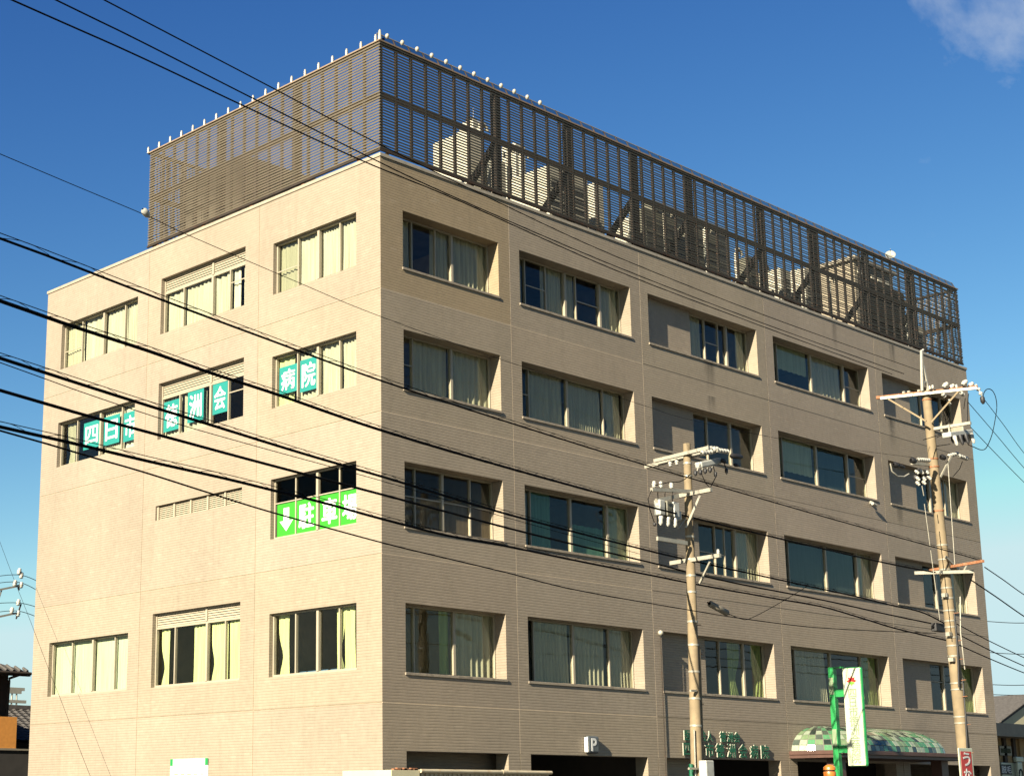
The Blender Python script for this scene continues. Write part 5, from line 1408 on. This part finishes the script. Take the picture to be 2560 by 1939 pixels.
# ------------------------------------------------------------------ beige shed by the corner
ZS = zm((940, 1860), 4.608)
SHY = -2.6
q0, q1, q2 = at_y(ZS(165, 290), SHY), at_y(ZS(500, 275), SHY), at_y(ZS(1995, 300), SHY)
SH = thing('storage_shed', 'beige corrugated storage shed with rusty corner below the left garage', 'shed', ((q0.x + q2.x) / 2, SHY + .8, 0.02))
MB().box((q0.x, SHY - .03, 0.02), (q1.x - .02, SHY + 1.6, q0.z)).build('end_bay', M['cream_wall'], SH, .01)
for k in range(7):
    xx = q0.x + .08 + k * (q1.x - q0.x - .2) / 6.5
    MB().box((xx, SHY - .03, q0.z + .001), (xx + .1 + .05 * (k % 3), SHY + .05, q0.z + .03 + .02 * (k % 2))).build('rust_flake', M['rusty'], SH)
nx = 60
for k in range(nx):
    xa = q1.x + (q2.x - q1.x) * k / nx
    MB().box((xa, SHY + (.02 if k % 2 else .045), 0.02), (xa + (q2.x - q1.x) / nx * .98, SHY + .10, q2.z - .10)).build('corrugation', M['shed'], SH)
MB().box((q1.x, SHY + .101, 0.02), (q2.x, SHY + 1.6, q2.z - .12)).build('body', M['shed'], SH)
MB().cyl((q1.x - .01, SHY - .05, q2.z - .05), (q2.x + .02, SHY - .05, q2.z - .05), .045, n=10).build('gutter', M['shed'], SH)
MB().box((q1.x, SHY - .0, q2.z - .10), (q2.x, SHY + 1.7, q2.z - .02)).build('roof', M['shed'], SH)
MB().cyl((q1.x + .62 * (q2.x - q1.x) - .06, SHY - .05, q2.z - .05), (q1.x + .62 * (q2.x - q1.x) + .06, SHY - .05, q2.z - .05), .055, n=10).build('gutter_joint', M['shed'], SH)

# ------------------------------------------------------------------ neighbouring houses
# left: dark tiled house with an orange balcony, and a lower tiled roof behind it
HY = 26.0
ZH = zm((0, 1580), 4.665)
e0, e1 = at_y(ZH(355, 465), HY), at_y(ZH(0, 300), HY)
bl_, br_ = at_y(ZH(0, 1350), HY), at_y(ZH(195, 980), HY)
HL = thing('neighbour_house', 'dark house with tiled eave and orange balcony at the left edge', 'house', (e0.x - 4, HY + 4, 0))
wx = at_y(ZH(90, 700), HY + .9).x
MB().box((wx - 9, HY + .9, 0), (wx, HY + 9, e0.z + .15)).build('wall', M['house_brown'], HL)
# hipped roof: eave drops towards the right hand corner
rx = e0.x
prof = [(rx, HY, e0.z), (rx - 10.5, HY, e0.z), (rx - 10.5, HY + 10.5, e0.z), (rx, HY + 10.5, e0.z)]
rz = e0.z + 2.1
top = [(rx - 5.0, HY + 5.2, rz), (rx - 6.0, HY + 5.2, rz)]
MB().add(prof + top, [(0, 1, 5, 4), (1, 2, 5), (2, 3, 4, 5), (3, 0, 4), (3, 2, 1, 0)]).build('roof', M['house_roof'], HL)
MB().box((rx - 10.5, HY - .02, e0.z - .16), (rx, HY + .12, e0.z - .002)).build('eave_board', M['house_brown'], HL)
for k in range(34):
    xx = rx - .15 - k * .30
    tt = min(1.0, .15 + k * .06)
    MB().cyl((xx, HY - .03, e0.z + .03), (xx + (.0), HY + 2.0 * tt, e0.z + .05 + .8 * tt), .055, n=6).build('roof_tile', M['house_roof'], HL)
MB().cyl((rx - 10.4, HY - .09, e0.z - .06), (rx - .02, HY - .09, e0.z - .06), .06, n=8).build('gutter', M['frame_dark'], HL)
g0, g1, g2 = at_y(ZH(240, 490), HY), at_y(ZH(110, 535), HY + .6), at_y(ZH(80, 980), HY + .6)
MB().tube([g0, g0.lerp(g1, .5), g1, g1.lerp(g2, .06), g2, (g2.x, g2.y, .3)], .05, 8).build('downpipe', M['frame_dark'], HL)
oz0, oz1 = at_y(ZH(190, 1350), HY - 1.2).z, at_y(ZH(190, 985), HY - 1.2).z
ox = at_y(ZH(195, 1100), HY - 1.2).x
MB().box((ox - 7, HY - 1.2, oz0), (ox, HY - 1.06, oz1)).build('balcony_wall', M['house_orange'], HL)
MB().box((ox - .14, HY - 1.05, oz0), (ox, HY + .89, oz1)).build('balcony_wall', M['house_orange'], HL)
MB().box((ox - 7, HY - 1.25, oz0 - .12), (ox + .02, HY + .88, oz0 - .002)).build('balcony_floor', M['grey_band'], HL)
# tiled roof behind
TY = 34.0
r0, r1 = at_y(ZH(60, 885), TY), at_y(ZH(420, 885), TY)
zb = at_y(ZH(330, 1260), TY - 3).z
HB = thing('neighbour_house', 'low house with dark tiled roof glimpsed behind the orange balcony', 'house', (r0.x, TY, 0))
MB().box((r0.x - 6, TY - 2.6, 0), (r1.x + 4, TY + 2.6, zb - .05)).build('wall', M['house_brown'], HB)
rows, cols_ = 12, 26
for j in range(rows):
    for i in range(cols_):
        x = r0.x - 1.2 + i * .36; t0, t1 = j / rows, (j + 1) / rows
        za, zb_ = zb + (r0.z - zb) * t0, zb + (r0.z - zb) * t1
        ya, yb = TY - 3 + 3 * t0, TY - 3 + 3 * t1
        MB().add([(x, ya - .03, za + .02), (x + .12, ya - .03, za + .07), (x + .24, ya - .03, za + .03), (x + .35, ya - .03, za + .02), (x + .35, yb, zb_), (x + .24, yb, zb_ + .01), (x + .12, yb, zb_ + .05), (x, yb, zb_)],
                 [(0, 1, 6, 7), (1, 2, 5, 6), (2, 3, 4, 5)]).build('roof_tile', M['house_roof'], HB)
MB().add([(r0.x - 6, TY - 3, zb - .01), (r1.x + 4, TY - 3, zb - .01), (r1.x + 4, TY, r0.z - .01), (r0.x - 6, TY, r0.z - .01), (r1.x + 4, TY + 3, zb - .01), (r0.x - 6, TY + 3, zb - .01)], [(0, 1, 2, 3), (3, 2, 4, 5), (0, 5, 4, 1)]).build('roof', M['house_roof'], HB)
MB().box((r0.x - 6, TY - .14, r0.z - .02), (r1.x + 4, TY + .14, r0.z + .16)).build('ridge', M['house_roof'], HB)
gw = thing('garden_wall', 'dark block wall below the orange balcony', 'wall', (ox, HY - 3, 0))
MB().box((ox - 9, HY - 3.2, 0), (ox + 4, HY - 3.0, at_y(ZH(190, 1375), HY - 3.2).z)).build('blocks', M['dark_room'], gw)
MB().box((ox - 9, HY - 3.25, at_y(ZH(190, 1375), HY - 3.2).z + .001), (ox + 4, HY - 2.95, at_y(ZH(190, 1355), HY - 3.2).z)).build('capping', M['grey_band'], gw)
# far water tower / mast shapes behind the left house
ft = at_y(ZH(160, 880), 90)
FT = thing('distant_mast', 'distant pale lattice mast between the left house and the hospital', 'mast', (ft.x, 90, 0))
for dx in (-.5, .5):
    MB().cyl((ft.x + dx, 90, 0), (ft.x + dx * .4, 90, at_y(ZH(160, 640), 90).z), .07, n=6).build('leg', M['galv'], FT)
for px, py, wd in ((160, 655, 1.0), (160, 690, .7), (165, 800, 1.1)):
    p = at_y(ZH(px, py), 90); MB().box((p.x - wd, 89.9, p.z - .15), (p.x + wd, 90.1, p.z + .1)).build('platform', M['galv'], FT)

# right: gabled house and the shop beside the hospital
RY = 18.0
gT, gE, gB = at_y(ZR(1400, 965), RY), at_y(ZR(1140, 1160), RY), at_y(ZR(1374, 1165), RY)
HR = thing('neighbour_house', 'cream gabled house with tiled verge at the right edge', 'house', (gT.x + 2, RY + 4, 0))
mb = MB()
gx0, gx1 = gE.x, gE.x + 11
zE, zT_ = gE.z, gE.z + (gT.z - gE.z) / (gT.x - gE.x) * 5.5
xm = (gx0 + gx1) / 2
MB().add([(gx0 + .3, RY + .06, 0), (gx1 - .3, RY + .06, 0), (gx1 - .3, RY + .06, zE - .05), (xm, RY + .06, zT_ - .22), (gx0 + .3, RY + .06, zE - .05)], [(0, 1, 2, 3, 4)]).build('gable_wall', M['cream_wall'], HR)
MB().box((gx0 + .9, RY + .51, 0), (gx1 - .9, RY + 8, zE + .2)).build('wall', M['cream_wall'], HR)
for s, (xa, xb) in enumerate(((gx0, xm), (gx1, xm))):
    MB().add([(xa, RY, zE), (xb, RY, zT_), (xb, RY + 8.5, zT_), (xa, RY + 8.5, zE), (xa, RY, zE - .18), (xb, RY, zT_ - .2), (xb, RY + 8.5, zT_ - .2), (xa, RY + 8.5, zE - .18)],
             [(0, 1, 2, 3), (7, 6, 5, 4), (0, 4, 5, 1), (3, 2, 6, 7), (0, 3, 7, 4)]).build('roof', M['house_roof'], HR)
for k in range(14):
    t = k / 14
    xx, zz = gx0 + (xm - gx0) * t, zE + (zT_ - zE) * t
    MB().cyl((xx, RY - .06, zz + .05), (xx + .38, RY - .06, zz + .05 + .38 * (zT_ - zE) / (xm - gx0)), .07, n=6).build('verge_tile', M['house_roof'], HR)
s0, s1 = at_y(ZR(1105, 1165), 2.0), at_y(ZR(1374, 1165), 2.0)
s2 = at_y(ZR(1120, 1290), 2.0)
SP = thing('shop_building', 'low brown shop with grey fascia and white sign at the right edge', 'shop', (s0.x + 3, 4, 0))
MB().box((LW + .3, 2.0, s2.z), (s1.x + 9, 4.5, s0.z)).build('fascia', M['grey_band'], SP)
MB().box((LW + .3, 3.0, 0), (s1.x + 9, 4.4, s2.z - .002)).build('wall', M['ochre'], SP)
for px in (1180, 1270, 1330):
    p = at_y(ZR(px, 1400), 2.98); MB().box((p.x - .12, 2.9, 0), (p.x + .12, 2.999, s2.z - .003)).build('pillar', M['house_brown'] if px != 1330 else M['ochre'], SP)
w0, w1 = at_y(ZR(1140, 1385), 2.9), at_y(ZR(1260, 1480), 2.9)
MB().box((w0.x, 2.9, w1.z), (w1.x, 2.97, w0.z)).build('window', M['bronze_alu'], SP)
MB().box((w0.x + .1, 2.89, w1.z + .1), (w1.x - .1, 2.899, w0.z - .1)).build('pane', M['glass_dark'], SP)
SS = thing('shop_sign', 'white shop sign with black characters at the bottom right', 'sign', (w0.x, 1.6, 0))
n0, n1 = at_y(ZR(1135, 1545), 1.6), at_y(ZR(1290, 1700), 1.6)
MB().box((n0.x, 1.5, n1.z - 1), (n1.x, 1.6, n0.z)).build('board', M['sign_white'], SS, .02)
k0, k1 = at_y(ZR(1150, 1562), 1.49), at_y(ZR(1258, 1660), 1.49)
MB().box((k0.x, 1.485, k1.z), (k1.x, 1.495, k0.z)).build('black_field', M['rubber'], SS)
for k, ch in enumerate('脱毛'):
    text('lettering', ch, (k0.z - k1.z) * .78, (k0.x + (k1.x - k0.x) * (.27 + .48 * k), 1.48, (k0.z + k1.z) / 2), (1, 0, 0), (0, 0, 1), M['white_print'], SS, extr=.003, bold=.02, width=(k1.x - k0.x) * .44)
v0, v1 = at_y(ZR(1285, 1490), 1.4), at_y(ZR(1350, 1700), 1.4)
VS = thing('banner_stand', 'white ornate signboard with a dark swirl at the bottom right', 'sign', (v0.x, 1.4, 0))
MB().box((v0.x, 1.3, 0), (v1.x, 1.4, v0.z - .2)).build('board', M['sign_white'], VS, .04)
MB().box((v0.x - .12, 1.28, v0.z - .199), (v1.x + .12, 1.42, v0.z)).build('capital', M['sign_white'], VS, .03)
cc_ = Vec(((v0.x + v1.x) / 2, 1.29, v0.z - .75))
MB().tube([cc_ + Vec((math.cos(t) * (.12 + .05 * t / 3), 0, math.sin(t) * (.22 + .06 * t / 3))) for t in [i * .4 for i in range(14)]], .03, 6).build('swirl', M['rubber'], VS)
# roof clutter far right: little shrub on the skyline
random.seed(4)
sp_ = at_y(ZR(1220, 1090), 26)
TR = thing('distant_tree', 'small distant tree above the gabled roof at the right', 'tree', (sp_.x, 26, 0))
MB().cyl((sp_.x, 26, 0), (sp_.x, 26, sp_.z - .3), .16, .06, 8).build('trunk', M['house_brown'], TR)
M['leaf'] = plain('leaf_green', (0.06, 0.085, 0.035), 0.6, var=0.4, scale=8)
mb = MB()
for k in range(420):
    v = Vec((random.gauss(0, .8), random.gauss(0, .8), random.gauss(0, .55)))
    c = Vec((sp_.x, 26, sp_.z)) + v
    a = Vec((random.uniform(-1, 1), random.uniform(-1, 1), random.uniform(-1, 1))).normalized() * .13
    b = a.cross(Vec((random.uniform(-1, 1), random.uniform(-1, 1), random.uniform(-1, 1)))).normalized() * .07
    mb.add([c - a, c + b, c + a, c - b], [(0, 1, 2, 3)])
mb.build('crown', M['leaf'], TR)
